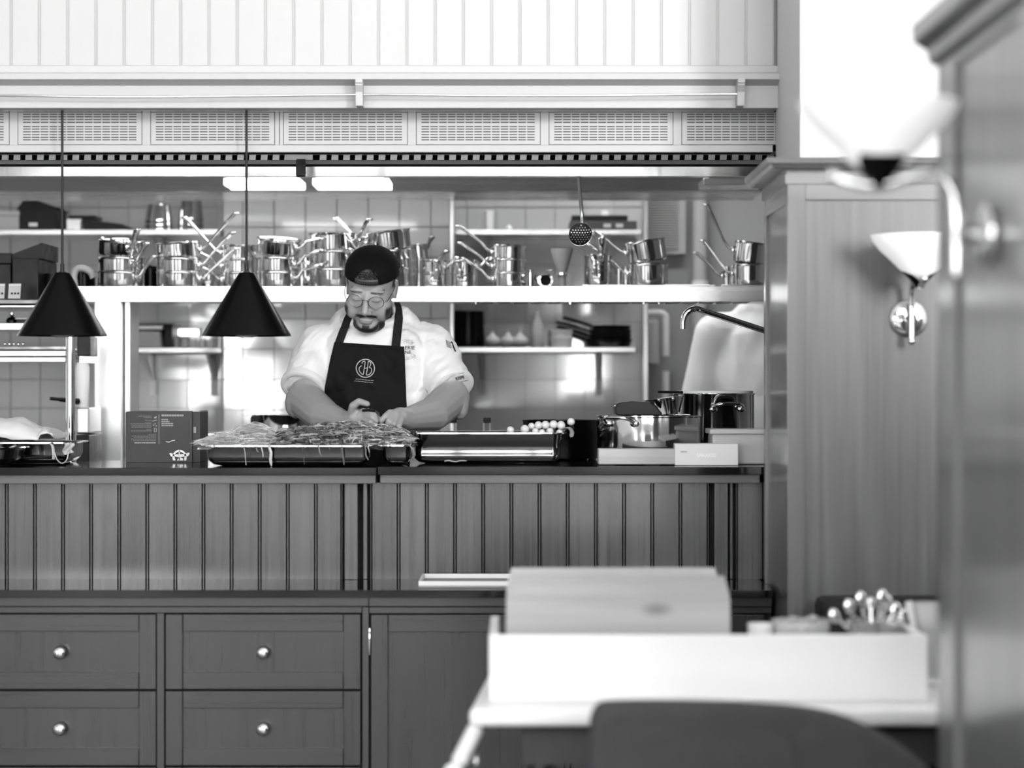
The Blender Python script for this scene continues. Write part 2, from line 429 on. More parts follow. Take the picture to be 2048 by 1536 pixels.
# ---- kitchen shell
YB, YM = 10.2, 9.6            # rear wall and its projecting middle part
XM0, XM1 = X(447, YM), X(900, YM)
XT1 = X(1287, YB)
wb = nb(); box(wb, XL, XT1, YB + .012, YB + .2, 0, 2.9); wb = struct(obj('wall_back', wb, GROUT))
wm = nb(); box(wm, XM0 + .004, XM1 - .004, YM + .012, YB + .011, 0, 2.9); wm = struct(obj('wall_chimney', wm, GROUT))
b = nb(); box(b, XT1 + .02, XR, 10.5, 10.6, 0, 2.9); struct(obj('wall_passage', b, GREYWALL))
b = nb(); box(b, XL - .1, XL, 6.9, 10.6, 0, 2.9); struct(obj('wall_kitchen_left', b, PALEWALL))
t = struct(thing('window_20', (XL + .02, 9.35, 1.0), None, None))  # window-like frame added round the unseen side fill light
for q in ((8.6, 8.65), (10.05, 10.1)):
    b = nb(); box(b, XL, XL + .05, q[0], q[1], 1.15, 2.35); obj('window_frame', b, W_PAINT, t)
for q in ((1.13, 1.17), (2.33, 2.37)):
    b = nb(); box(b, XL, XL + .05, 8.6, 10.1, q[0], q[1]); obj('window_frame', b, W_PAINT, t)
b = nb(); box(b, XR, XR + .1, 6.9, 10.6, 0, 2.9); struct(obj('wall_kitchen_right', b, PALEWALL))
def tile_mesh(wd, hg):
    bb = nb(); box(bb, .0015, wd - .0015, 0, .014, .0015, hg - .0015)
    es = [e for e in bb.edges if all(v.co.y < .001 for v in e.verts)]
    bmesh.ops.bevel(bb, geom=es, offset=.0025, segments=2, affect='EDGES'); return shared('tile', bb, TILE)
TH, TW = .121, 59 * YB / F
tm = tile_mesh(TW, TH)
def tiles(x0, x1, xg, y, parent, zlo, zhi):
    k = math.floor((x0 - xg) / TW)
    while xg + k * TW < x1 - .002:
        a = max(x0, xg + k * TW); c = min(x1, xg + (k + 1) * TW); k += 1
        if c - a < .008: continue
        r = math.ceil((zlo - 1.217) / TH - .001)
        while 1.217 + r * TH < zhi:
            piece('tile', tm, (a, y, 1.217 + r * TH), parent, ((c - a) / TW, 1, 1), (random.gauss(0, .0012), 0, random.gauss(0, .0012))); r += 1
tiles(X(-230, YB), X(447, YB), X(21, YB), YB, wb, .95, 2.15)
tiles(XM0, XM1, X(485.5, YM), YM, wm, .95, 2.15)
tiles(X(900, YB), XT1, X(992, YB), YB, wb, .95, 2.15)
b = nb(); box(b, XT1 - .002, XT1 + .018, YB - .02, YB + .2, 0, 2.9, .002); struct(obj('trim_1', b, BRUSHV))
b = nb(); box(b, XM1, XM1 + .015, YM - .004, YM + .06, 0, 2.9, .002); struct(obj('trim_2', b, BRUSHV))

# ================================================================ counter with the pass
YP = 6.76
zp = 1.089                    # top of the pass
ct = thing('serving_counter', (-.3, 7.0, 0), 'long counter clad in stained upright boards below the black pass', 'counter')
b = nb(); box(b, -3, .9, YP + .031, 7.28, 0, zp - .021); obj('body', b, GAP, ct)
zl = Z(1158, YP)              # lower ledge
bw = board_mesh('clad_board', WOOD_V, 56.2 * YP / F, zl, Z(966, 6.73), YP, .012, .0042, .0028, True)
PB = 56.2 * YP / F
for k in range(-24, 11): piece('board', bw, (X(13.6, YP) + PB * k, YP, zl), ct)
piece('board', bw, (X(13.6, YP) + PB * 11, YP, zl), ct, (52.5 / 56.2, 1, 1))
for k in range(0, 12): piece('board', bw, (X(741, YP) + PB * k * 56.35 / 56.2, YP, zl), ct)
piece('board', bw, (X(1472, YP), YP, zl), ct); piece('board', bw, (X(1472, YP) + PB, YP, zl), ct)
for a, c in ((689, 715.5), (1429, 1456)):
    b = nb(); box(b, X(a, 6.735), X(c, 6.735), 6.735, 6.775, zl, Z(966, 6.73), .0015); obj('pilaster', b, WOOD_V, ct)
for a, c in ((726, 735), (1459.5, 1466)):
    b = nb(); box(b, X(a, 6.75), X(c, 6.75), 6.75, 6.775, zl, Z(966, 6.73), .002); obj('bead_strip', b, WOOD_V, ct)
XS = X(754, 6.69)
for a, c, y0 in ((-3, XS - .004, 6.70), (XS + .006, .69, 6.725)):
    b = nb(); box(b, a, c, y0, 6.77, Z(967, 6.72), zp - .021, .0015); obj('rail', b, WOOD_X, ct)
pt = thing('pass_slab', (-1.8, 7.0, zp - .021), 'polished black stone slab on the left half of the pass', 'worktop')
b = nb(); box(b, -3, XS, 6.665, 7.30, zp - .021, zp, .0015); obj('slab', b, GRANITE, pt)
pt = thing('pass_slab', (.1, 7.0, zp - .021), 'polished black stone slab on the right half of the pass, under the steel pots', 'worktop')
b = nb(); box(b, XS + .001, .9, 6.70, 7.30, zp - .021, zp + .0015, .0015); obj('slab', b, GRANITE, pt)
# lower ledge
b = nb(); box(b, -3, .69, 6.395, YP, zl - .0205, zl, .0015); tag(obj('ledge_slab', b, GRANITE, None), 'polished black stone ledge above the drawers and cabinet door', 'ledge')
YD = 6.43
def zz(py): return Z(py, YD)
def xx(px): return X(px, YD)
def wooden_front(parent, name, x0, x1, z0, z1, stile, rail, knob=None, hinge=None):
    """frame and recessed panel; the recessed panel is the part, its frame pieces and knob sub-parts"""
    b = nb(); box(b, x0 + stile - .004, x1 - stile + .004, YD + .013, YD + .022, z0 + rail - .004, z1 - rail + .004); pn = obj(name, b, WOOD_DZ, parent)
    for a, c in ((x0, x0 + stile), (x1 - stile, x1)):
        b = nb(); box(b, a, c, YD, YD + .02, z0, z1, .0012); obj('stile', b, WOOD_DZ, pn)
    for a, c in ((z0, z0 + rail), (z1 - rail, z1)):
        b = nb(); box(b, x0 + stile + .001, x1 - stile - .001, YD + .0012, YD + .02, a, c, .0012); obj('frame_rail', b, WOOD_DX, pn)
    if knob:
        b = nb(); M = Matrix.Rotation(R(90), 3, 'X')
        lathe(b, [(0, -.002), (.008, -.002), (.006, .004), (.005, .012), (.0165, .016), (.018, .024), (.0155, .031), (.008, .0345), (0, .0355)], 24, (knob[0], YD + .012, knob[1]), M); obj('knob', b, STEEL, pn, 60)
    if hinge:
        for zh in hinge:
            b = nb(); tube(b, [(x0 - .0035, YD - .003, zh - .036), (x0 - .0035, YD - .003, zh - .034), (x0 - .0035, YD - .003, zh + .034), (x0 - .0035, YD - .003, zh + .036)], [.0025, .0035, .0035, .0025], 8)
            obj('hinge', b, STEEL, pn, 60)
    return pn
def cab_frame(t, x0, x1):
    b = nb(); box(b, x0, x1, YD + .022, YP, .06, zl - .0205); obj('carcass', b, GAP, t)
dc = thing('drawer_cabinet', (xx(330), 6.6, 0), 'dark wooden cabinet with columns of knobbed drawers under the ledge', 'cabinet')
cab_frame(dc, xx(-490), xx(736))
for a, c in ((-492, -482), (-90.5, -75.5), (313.5, 328.5), (724.5, 737.5)):
    b = nb(); box(b, xx(a), xx(c), YD + .001, YD + .03, .06, zz(1226.5 if a < 700 else 1214), .001); obj('stile', b, WOOD_DZ, dc)
b = nb(); box(b, xx(-492), xx(738), YD - .012, YD + .03, zz(1212), zl - .0205, .001); obj('apron_rail', b, WOOD_DX, dc)
b = nb(); box(b, xx(-482), xx(724), YD + .001, YD + .03, zz(1226), zz(1213.5), .001); obj('apron_rail', b, WOOD_DX, dc)
for (a, c) in ((-480, -93), (-73, 312), (331, 721)):
    for (t0, t1) in ((1229, 1378.5), (1382.5, 1531), (1535, 1684)):
        wooden_front(dc, 'drawer', xx(a), xx(c), zz(t1), zz(t0), 34 * YD / F, 34 * YD / F, (xx((a + c) / 2 + 1), zz((t0 + t1) / 2 + 1)))
dd = thing('door_cabinet', (xx(950), 6.6, 0), 'dark wooden cabinet with a hinged framed door right of the drawers', 'cabinet')
cab_frame(dd, xx(738), .69)
b = nb(); box(b, xx(738.5), .69, YD - .012, YD + .03, zz(1212), zl - .0205, .001); obj('apron_rail', b, WOOD_DX, dd)
b = nb(); box(b, xx(738.5), .69, YD + .001, YD + .03, zz(1227), zz(1214), .001); obj('apron_rail', b, WOOD_DX, dd)
for a, c in ((742, 1128), (1142, 1528)):
    wooden_front(dd, 'cabinet_door', xx(a), xx(c), zz(1684), zz(1230), 34 * YD / F, 34 * YD / F, None, (zz(1283), zz(1600)))
b = nb(); box(b, xx(1130.5), xx(1140), YD + .001, YD + .03, .06, zz(1228), .001); obj('stile', b, WOOD_DZ, dd)
# shallow tray lying on the ledge
t = thing('wooden_tray', (X(930, 6.55), 6.55, zl), 'pale shallow tray lying on the black ledge behind the wooden crate', 'tray')
x0, x1, y0, y1 = X(838, 6.5), X(1060, 6.5), 6.46, 6.72
b = nb(); box(b, x0, x1, y0, y1, zl + .0005, zl + .006, .001); obj('base', b, WOOD_L, t)
for q in ((x0, x1, y0, y0 + .008), (x0, x1, y1 - .008, y1), (x0, x0 + .008, y0 + .008, y1 - .008), (x1 - .008, x1, y0 + .008, y1 - .008)):
    b = nb(); box(b, *q, zl + .006, zl + .018, .001); obj('rim', b, PAPER, t)

# ================================================================ wooden partitions and their wall lamps
def crown(parent, x0, y0, y1, x1, prof, m):
    """moulding mitred round the left-front corner: runs along -X side (y1..y0) and the front (x0..x1)"""
    b = nb(); loops = []
    for o, z in prof:
        loops.append([b.verts.new(v) for v in ((x0 - o, y1, z), (x0 - o, y0 - o, z), (x1, y0 - o, z))])
    for p, q in zip(loops, loops[1:]):
        for i in range(2): b.faces.new((p[i], p[i + 1], q[i + 1], q[i]))
    return obj('crown_moulding', b, m, parent)
wp = thing('wood_partition', (1.5, 6.4, 0), 'tall stained wood partition with crown moulding at the end of the pass', 'partition')
px0, py0, py1, px1 = .694, 6.09, 6.66, 2.4
ztop = 1.826
b = nb(); box(b, px0 + .008, px1, py0 + .008, py1, 0, ztop + .05); obj('panel', b, WOOD_PV, wp)
st = .046
for a, c in ((px0, px0 + st), (px1 - st, px1)):
    b = nb(); box(b, a, c, py0, py0 + .012, 0, ztop, .0015); obj('stile', b, WOOD_PV, wp)
b = nb(); box(b, px0 + st, px1 - st, py0 + .0005, py0 + .012, Z(400, 6.09), ztop, .0015); obj('frame_rail', b, WOOD_PX, wp)
b = nb(); box(b, px0 + st, px1 - st, py0 + .0005, py0 + .012, 0, .16, .0015); obj('frame_rail', b, WOOD_PX, wp)
for a, c in ((py0 + .012, py0 + .05), (py1 - .04, py1)):
    b = nb(); box(b, px0, px0 + .012, a, c, 0, ztop, .0015); obj('stile', b, WOOD_PV, wp)
b = nb(); box(b, px0 + .0005, px0 + .012, py0 + .05, py1 - .04, Z(405, 6.09), ztop, .0015); obj('frame_rail', b, WOOD_PY, wp)
crown(wp, px0, py0, py1, px1, [(0, ztop - .002), (.006, ztop - .002), (.006, ztop + .022), (.002, ztop + .022), (.002, ztop + .033), (.034, ztop + .033), (.04, ztop + .036), (.046, ztop + .043), (.053, ztop + .046), (.055, ztop + .06), (0, ztop + .0605)], WOOD_PX)

np_ = thing('wood_partition', (1.1, 3.3, 0), 'out-of-focus dark wood partition filling the right edge, nearest the camera', 'partition')
qx0, qy0, qy1 = .72, 2.2, 4.09
b = nb(); box(b, qx0 + .008, 1.5, qy0, qy1 - .008, 0, 1.934); obj('panel', b, WOOD_PV, np_)
for a, c in ((qy1 - .155, qy1), (3.27, 3.43), (qy0, qy0 + .16)):
    b = nb(); box(b, qx0, qx0 + .012, a, c, 0, 1.86, .002); obj('stile', b, WOOD_PV, np_)
b = nb(); box(b, qx0, 1.5, qy1 - .012, qy1, 0, 1.93, .002); obj('end_panel', b, WOOD_PV, np_)
b = nb(); box(b, 1.5, 3.4, qy1 - .03, qy1, 0, 1.5, .002); obj('light_blocker', b, WOOD_PV, np_)  # unseen panel added to keep light off the far partition's foot
for a, c in ((0, .2), (1.84, 1.862)):
    b = nb(); box(b, qx0 + .0005, qx0 + .012, qy0, qy1, a, c, .002); obj('frame_rail', b, WOOD_PY, np_)
b = nb(); loops = []
for o, z in [(0, 1.858), (.006, 1.858), (.014, 1.868), (.016, 1.885), (.026, 1.894), (.036, 1.902), (.038, 1.932), (0, 1.936)]:
    loops.append([b.verts.new(v) for v in ((qx0 - o, qy0, z), (qx0 - o, qy1 + o, z), (1.5, qy1 + o, z))])
for p, q in zip(loops, loops[1:]):
    for i in range(2): b.faces.new((p[i], p[i + 1], q[i + 1], q[i]))
obj('crown_moulding', b, WOOD_PY, np_)

def wall_lamp(loc, rotz, label, fr=.026, fh=.028):
    """out of the wall along local -Y; plate centre at the origin"""
    t = thing('wall_lamp', loc, label, 'wall lamp', 'wall lamps on the wooden partitions', (0, 0, rotz))
    M = Matrix.Rotation(R(90), 3, 'X')
    b = nb(); lathe(b, [(0, 0), (.049, 0), (.049, .004), (.045, .009), (.028, .013), (.012, .015), (.012, .022), (0, .022)], 36, (0, 0, 0), M); lobj('backplate', b, STEEL, t, 40)
    b = nb(); tube(b, [(0, -.018, 0), (0, -.05, 0)], .014, 14); lobj('stem', b, STEEL, t, 60)
    pts = smooth_path([(0, -.047, -.058), (0, -.047, 0), (0, -.049, .045), (0, -.06, .078), (0, -.085, .094), (0, -.12, .087), (0, -.16, .076), (0, -.2, .078), (0, -.235, .09)], 6)
    b = nb(); tube(b, pts, .0078, 12); ball(b, pts[0], .010); ball(b, pts[-1], .010); lobj('arm', b, STEEL, t, 60)
    b = nb(); rings = []                    # saddle-shaped cup: high at the sides, low in front
    for r_, h0, k_ in ((.004, .07, 0), (.011, .071, 0), (.013, .079, 0), (.018, .0835, 1.), (.016, .0845, 1.), (.011, .083, 0)):
        rings.append([b.verts.new(((r_ + fr * k_ * abs(math.cos(th)) ** 1.3) * math.cos(th), -.165 + (r_ + fr * k_ * abs(math.cos(th)) ** 1.3) * math.sin(th), h0 + fh * k_ * abs(math.cos(th)) ** 1.3)) for th in [2 * math.pi * i / 40 for i in range(40)]])
    for p, q in zip(rings, rings[1:]):
        for i in range(40): b.faces.new((p[i], p[(i + 1) % 40], q[(i + 1) % 40], q[i]))
    b.faces.new(rings[0]); b.faces.new(rings[-1]); lobj('shade_holder', b, BLACKG, t, 50)
    b = nb(); lathe(b, [(0, .0945), (.02, .0962), (.036, .104), (.052, .119), (.075, .142), (.098, .163), (.114, .184), (.121, .2), (.118, .2), (.110, .185), (.093, .165), (.07, .145), (.046, .126), (.03, .113), (0, .105)], 44, (0, -.165, 0)); lobj('shade', b, OPAL, t, 70)
    return t
wall_lamp((X(1817, 6.098), 6.098, Z(637, 6.098)), 0, 'opal glass wall lamp with round steel plate on the far wooden partition')
wall_lamp((qx0 + .0, 3.66, 1.545), R(-90), 'blurred opal glass wall lamp on the near partition, closest to the camera', .05, .052)

# ================================================================ extractor hood above the pass
hd = thing('extractor_hood', (-.4, 7.3, 1.97), 'pale extractor hood with slotted vent panels above the chef', 'hood')
YH = 6.86
b = nb(); box(b, -2.9, .74, YH, YH + .05, Z(305, YH), 2.6); obj('front_panel', b, W_HOOD, hd)
b = nb(); box(b, -2.9, .74, YH - .006, YH + .06, Z(305, YH), Z(290, YH), .002); obj('rim', b, W_HOOD, hd)
vb = nb(); box(vb, 0, 247 * YH / F, 0, .0015, 0, 64 * YH / F, .0005); vent = shared('vent_panel', vb, W_HOOD)
sb = nb()
for r_ in (3, 8, 13.5, 19, 27.5, 32.5, 38, 43.5, 49, 54):
    for c_ in range(13):
        box(sb, (10 + c_ * 17.6) * YH / F, (10 + c_ * 17.6 + 15.3) * YH / F, -.0006, .0004, (64 - r_ - 1.7) * YH / F, (64 - r_) * YH / F)
slots = shared('slots', sb, GAP)
sb = nb(); box(sb, -.0015, 247 * YH / F + .0015, 0, .001, -.0015, 64 * YH / F + .0015); seam = shared('seam', sb, GAP)
for k in range(-5, 6):
    px = 36.5 + 265.5 * k
    v = piece('vent_panel', vent, (X(px, YH), YH - .0016, Z(289, YH)), hd)
    for nm, me, dy in (('slots', slots, 0.), ('seam', seam, .0012)):
        o = link(bpy.data.objects.new(nm, me)); o.parent = v; o.location = (0, dy, 0)
for px in (548, 558.5):
    b = nb(); box(b, X(px, YH), X(px, YH) + .0015, YH - .0012, YH, Z(305, YH), 2.3); obj('joint', b, GAP, hd)
YG = 7.5
b = nb(); box(b, -2.9, .85, YG + .03, YG + .06, Z(330, YG), 2.5); obj('filter_back', b, GAP, hd)
b = nb(); box(b, -2.9, .85, YH + .05, YG + .3, Z(300, YG) + .012, Z(300, YG) + .03); obj('inner_top', b, BRUSH, hd)
bb = nb(); prism(bb, [(0, 0), (.0205, 0), (.0225, .026), (.002, .026)], 'y', 0, .02); bar = shared('baffle_bar', bb, BRUSHV)
x = -1.62 - 23.55 * YG / F * 18
while x < .82:
    if not (X(572, YG) < x < X(622, YG)): piece('baffle_bar', bar, (x, YG, Z(323, YG)), hd)
    x += 23.55 * YG / F
b = nb(); box(b, X(571, YG), X(626, YG), YG - .004, YG + .03, Z(322, YG), Z(306, YG), .001); obj('filter_joint', b, BRUSH, hd)
b = nb(); box(b, -2.9, .85, YG - .005, YG + .03, Z(309.5, YG), Z(302, YG)); obj('filter_frame', b, W_HOOD, hd)
b = nb(); prism(b, [(7.46, Z(328, 7.46)), (7.46, Z(320, 7.46)), (7.475, Z(320, 7.46)), (7.475, Z(324, 7.46)), (7.62, Z(324, 7.46)), (7.62, Z(352, 7.6)), (7.604, Z(352, 7.6)), (7.6, Z(328.5, 7.6))], 'x', -2.9, .85); obj('grease_channel', b, STREAK, hd)
b = nb(); box(b, -2.9, .85, 7.45, 7.4595, Z(328, 7.45), Z(320.5, 7.45), .001); obj('channel_lip', b, W_PAINT, hd)
b = nb(); box(b, X(592, 7.44), X(612, 7.44), 7.43, 7.45, Z(354, 7.44), Z(318, 7.44), .004); obj('channel_clip', b, STEEL, hd)
# rear duct with its lamps
b = nb(); prism(b, [(8.78, Z(384, 8.78)), (8.76, Z(382, 8.76)), (8.80, Z(354, 8.8)), (9.2, Z(354, 8.8)), (9.2, Z(384, 8.78))], 'x', XL, X(1525, 8.78))
tag(obj('duct_beam', b, BRUSH), 'long dull steel duct beam running below the hood behind the chef', 'duct')
for (a, c, m, lb) in ((447, 600, LED, 'glowing rectangular lamp under the hood, left one beside the pendant cable'), (625, 778, LED, 'glowing rectangular lamp under the hood, right one above the capped chef'), (1407, 1530, BRUSHV, 'unlit steel lamp box under the hood near the wood partition')):
    t = thing('hood_lamp', P((a + c) / 2, 371, 8.45), lb, 'lamp', 'lamps under the hood')
    b = nb(); box(b, X(a, 8.4), X(c, 8.4), 8.4, 8.62, Z(370, 8.4), Z(356, 8.4), .003); obj('diffuser', b, m, t)
    b = nb(); box(b, X(a + 8, 8.5), X(c - 8, 8.5), 8.44, 8.6, Z(356, 8.4), 2.9, .002); obj('housing', b, BRUSH, t)
    b = nb()
    for q in (a + 12, a + 24, c - 16): ball(b, P(q, 376, 8.5), .005)
    tube(b, [P(a + 8, 373, 8.5), P(c - 8, 373, 8.5)], .004, 8); obj('fixing', b, STEEL, t, 60)

# ================================================================ pendant lamps
def pendant(px, label):
    Yl = 6.80; sc = F / Yl
    t = thing('pendant_lamp', P(px, 672, Yl), label, 'pendant lamp', 'black cone pendants over the pass')
    def h(py): return Z(py, Yl)
    cx = X(px, Yl)
    def r(p): return p / sc
    b = nb(); lathe(b, [(r(7), h(545)), (r(14), h(545.5)), (r(17), h(549)), (r(88), h(668)), (r(89.5), h(672)), (r(87.5), h(671.5)), (r(16), h(552)), (0, h(551))], 64, (cx, Yl, 0)); obj('shade', b, BLACKG, t, 40)
    b = nb(); lathe(b, [(0, h(545)), (r(7.5), h(545)), (r(7.5), h(543.5)), (r(4.2), h(543)), (r(4), h(530)), (r(3.2), h(527)), (0, h(527))], 20, (cx, Yl, 0)); obj('cable_grip', b, BLACKP, t, 40)
    b = nb(); tube(b, [(cx, Yl, h(528)), (cx, Yl, Z(214, 6.742))], .0036, 8); obj('cable', b, BLACKP, t, 60)
    b = nb(); lathe(b, [(0, h(677)), (r(10), h(676.2)), (r(20), h(673)), (r(27), h(668)), (r(29), h(662)), (r(20), h(650)), (r(12), h(640)), (0, h(638))], 32, (cx, Yl, 0)); obj('bulb', b, CLEAR, t, 60)
    b = nb(); lathe(b, [(0, h(640)), (r(14), h(640)), (r(14), h(600)), (0, h(600))], 20, (cx, Yl, 0)); obj('lamp_holder', b, BLACKP, t, 40)
pendant(124.5, 'black cone pendant lamp hanging leftmost, above the cloth-covered tray')
pendant(493, 'black cone pendant lamp hanging between the cardboard box and the chef')
# ================================================================ steel shelf over the range, with saucepans
YS = 8.30
zs = Z(573, YS)
sh = thing('steel_shelf', (-.6, 8.5, 0), 'long bright steel shelf crowded with saucepans behind the chef', 'shelf')
b = nb(); prism(b, [(YS, zs), (YS + .46, zs), (YS + .46, zs - .004), (YS + .004, zs - .004), (YS + .004, zs - .047), (YS + .03, zs - .047), (YS + .03, zs - .0515), (YS, zs - .0515)], 'x', X(148, YS), .95); obj('shelf_board', b, BRUSH, sh)
b = nb(); box(b, X(148, YS), .95, YS + .03, YS + .44, zs - .045, zs - .035); obj('underside', b, BRUSH, sh)
b = nb(); box(b, X(182, YS), X(238, YS), YS + .06, YS + .16, .01, zs - .046, .004); obj('column', b, BRUSHV, sh)
b = nb(); box(b, X(240, YS), X(251, YS), YS + .1, YS + .3, .01, zs - .046, .002); obj('column_flange', b, BRUSHV, sh)
for a in range(960, 1500, 34):
    b = nb(); box(b, X(a, 8.5), X(a + 27, 8.5), 8.42, 8.6, zs - .05, zs - .0455, .001); obj('light_strip', b, PAPER, sh)
for px in (952, 1140, 1287, 1318):
    b = nb(); lathe(b, [(0, -.004), (.006, -.004), (.006, .004), (0, .004)], 10, P(px, 606, YS + .06)); obj('bolt', b, STEEL, sh)

def handle_path(L, el, bend):
    """rising handle in the local X-Z plane starting at the pan wall"""
    pts = [(0, 0, 0), (.018, 0, .003), (.04, 0, .02 + .3 * bend)]
    for k in range(1, 6):
        q = k / 5; pts.append((.04 + (L - .04) * q * math.cos(el), 0, .02 + .3 * bend + (L - .04) * q * math.sin(el) - bend * q * q * .25))
    return smooth_path(pts, 3)
PAN_CACHE = {}
def pan_meshes(r, h, L, el, m=None):
    key = (round(r, 3), round(h, 3), L, round(el, 2), m.name if m else '')
    if key in PAN_CACHE: return PAN_CACHE[key]
    m = m or STEEL
    bb = nb(); lathe(bb, [(0, 0), (r * .86, 0), (r * .95, .004), (r * .985, .012), (r * .985, h - .008), (r, h - .004), (r * 1.035, h), (r * 1.03, h + .0015), (r * .985, h - .002), (r * .965, h - .008), (r * .965, .012), (r * .9, .005), (0, .004)], 44)
    hb = nb(); pts = handle_path(L, el, .02)
    n = len(pts); tube(hb, [p + Vector((r * .98, 0, h * .62)) for p in pts], [.0115 - .004 * math.sin(math.pi * min(1, 1.3 * i / (n - 1))) + .0015 * i / n for i in range(n)], 10, True, .5, None)
    fb = nb(); box(fb, r * .96, r * .96 + .010, -.016, .016, h * .62 - .012, h * .62 + .012, .003)
    eb = nb(); M = Matrix.Rotation(R(90), 3, 'X'); e = pts[-1] + Vector((r * .98, 0, h * .62))
    for k in range(12):
        pass
    ring = [e + Vector((math.cos(t) * .008 + .004, math.sin(t) * .008, .001)) for t in [2 * math.pi * k / 14 for k in range(15)]]
    tube(eb, ring, .0042, 6, False)
    res = [('body', shared('body', bb, m, 35)), ('handle', shared('handle', hb, m, 60)), ('handle_mount', shared('handle_mount', fb, m, 35)), ('hanging_loop', shared('hanging_loop', eb, m, 60))]
    PAN_CACHE[key] = res; return res
def saucepan(loc, r, h, az, el=.6, L=.15, tilt=(0, 0), label='', group='saucepans on the steel shelf', m=None, name='saucepan'):
    t = thing(name, loc, label, 'saucepan', group)
    t.rotation_euler = (Matrix.Rotation(tilt[0], 3, 'X') @ Matrix.Rotation(tilt[1], 3, 'Y') @ Matrix.Rotation(R(az), 3, 'Z')).to_euler()
    for nm, me in pan_meshes(r, h, L, el, m):
        o = link(bpy.data.objects.new(nm, me)); o.parent = t
    return t
def stack(px, Y, r, h, step, items, where, base=None):
    """items bottom-up: (azimuth, elevation, length, tilt_x, tilt_y)"""
    lv = {1: ['single'], 2: ['lower', 'upper'], 3: ['bottom', 'middle', 'top'], 4: ['bottom', 'second', 'third', 'top']}[len(items)]
    z = (base if base is not None else zs) + .0005
    for (az, el, L, tx, ty), q in zip(items, lv):
        dz = r * (abs(math.sin(tx)) + abs(math.sin(ty))) * .92
        lb = ('steel saucepan ' + where) if q == 'single' else '%s steel saucepan of the stack %s' % (q, where)
        saucepan((X(px, Y), Y, z + dz), r, h, az, el, L, (tx, ty), lb); z += step + dz * 1.0
Yq = 8.47
stack(243, Yq, .083, .056, .0495, [(-42, .75, .11, 0, 0), (-50, .8, .10, 0, 0), (-62, 1.0, .10, .14, .06)], 'at the far left, beside the pendant shade')
stack(358, Yq, .079, .056, .0475, [(-14, .72, .16, 0, 0), (-18, .8, .16, 0, 0), (-10, .78, .17, -.02, -.05)], 'second from the left')
stack(414, 8.66, .05, .055, .05, [(-80, .4, .1, 0, 0)], 'half hidden among crossing handles')
stack(478, 8.52, .062, .056, .048, [(200, .42, .15, 0, 0), (195, .45, .14, 0, 0), (188, .85, .17, 0, 0)], 'behind the right pendant cable')
stack(556, Yq, .076, .056, .05, [(-35, .25, .12, 0, 0), (-30, .3, .11, 0, 0), (-28, .35, .1, .15, .08)], 'just right of the pendant cable')
stack(603, 8.67, .05, .06, .055, [(-60, .7, .1, 0, 0), (-60, .7, .1, 0, 0)], 'dark between two bright stacks', )
stack(668, Yq, .087, .067, .0615, [(-42, .8, .1, 0, 0), (-46, .85, .1, 0, 0), (-38, .9, .1, 0, 0)], 'left of the black cap')
stack(780, Yq, .078, .068, .058, [(215, 1.0, .12, 0, 0), (205, 1.0, .12, 0, -.05), (180, .95, .13, .02, -.13)], 'leaning, directly behind the black cap')
stack(838, 8.67, .036, .06, .05, [(-20, .8, .08, 0, 0), (-20, .8, .08, 0, 0), (60, .8, .08, 0, -.1)], 'slim and partly hidden right of the cap')
stack(868, Yq, .046, .052, .045, [(-82, 1.0, .08, 0, 0), (-30, .5, .05, 0, 0)], 'small, handle forward, nearer the cap')
stack(929, Yq, .048, .052, .045, [(-100, 1.0, .08, 0, 0), (-20, .5, .05, 0, 0)], 'small, handle forward, farther from the cap')
stack(1019, Yq, .060, .054, .0465, [(196, .62, .12, 0, 0), (190, .66, .13, 0, 0), (184, .66, .14, 0, .03)], 'with three parallel handles pointing left')
stack(1060, 8.64, .022, .07, .05, [(0, .4, .05, 0, 0)], 'tiny, peeking out beside the triple stack')
zt = zs + .008
b = nb(); box(b, X(1164, 8.4), X(1428, 8.4), 8.36, 8.62, zs, zs + .004, .001); box(b, X(1440, 8.4), X(1560, 8.4), 8.36, 8.62, zs, zs + .004, .001)
bt = nb(); box(bt, X(1164, 8.4), X(1428, 8.4), 8.34, 8.64, zs + .0004, zs + .008, .002); tag(obj('baking_sheet', bt, BRUSH), 'flat steel sheet under two saucepan stacks on the shelf', 'baking sheet'); b.free()
bt = nb(); box(bt, X(1440, 8.4), X(1570, 8.4), 8.34, 8.64, zs + .0004, zs + .008, .002); tag(obj('baking_sheet', bt, BRUSH), 'flat steel sheet at the right end of the shelf by the partition', 'baking sheet')
stack(1196, Yq, .049, .056, .048, [(-100, 1.15, .09, 0, 0), (-84, 1.25, .1, 0, 0)], 'below the hanging skimmer', zt)
stack(1296, Yq, .070, .075, .072, [(184, .68, .16, 0, 0), (176, .85, .13, .02, -.16)], 'on the flat sheet with tilted top pan', zt)
stack(1252, 8.67, .035, .075, .07, [(120, .5, .08, 0, 0)], 'upright behind the tilted pan', zt)
stack(1498, Yq, .058, .074, .07, [(186, .95, .15, 0, 0), (178, 1.03, .18, .0, .12)], 'beside the wooden partition', zt)
stack(1470, 8.66, .045, .075, .07, [(188, .8, .12, 0, 0)], 'behind the stack beside the partition', zt)
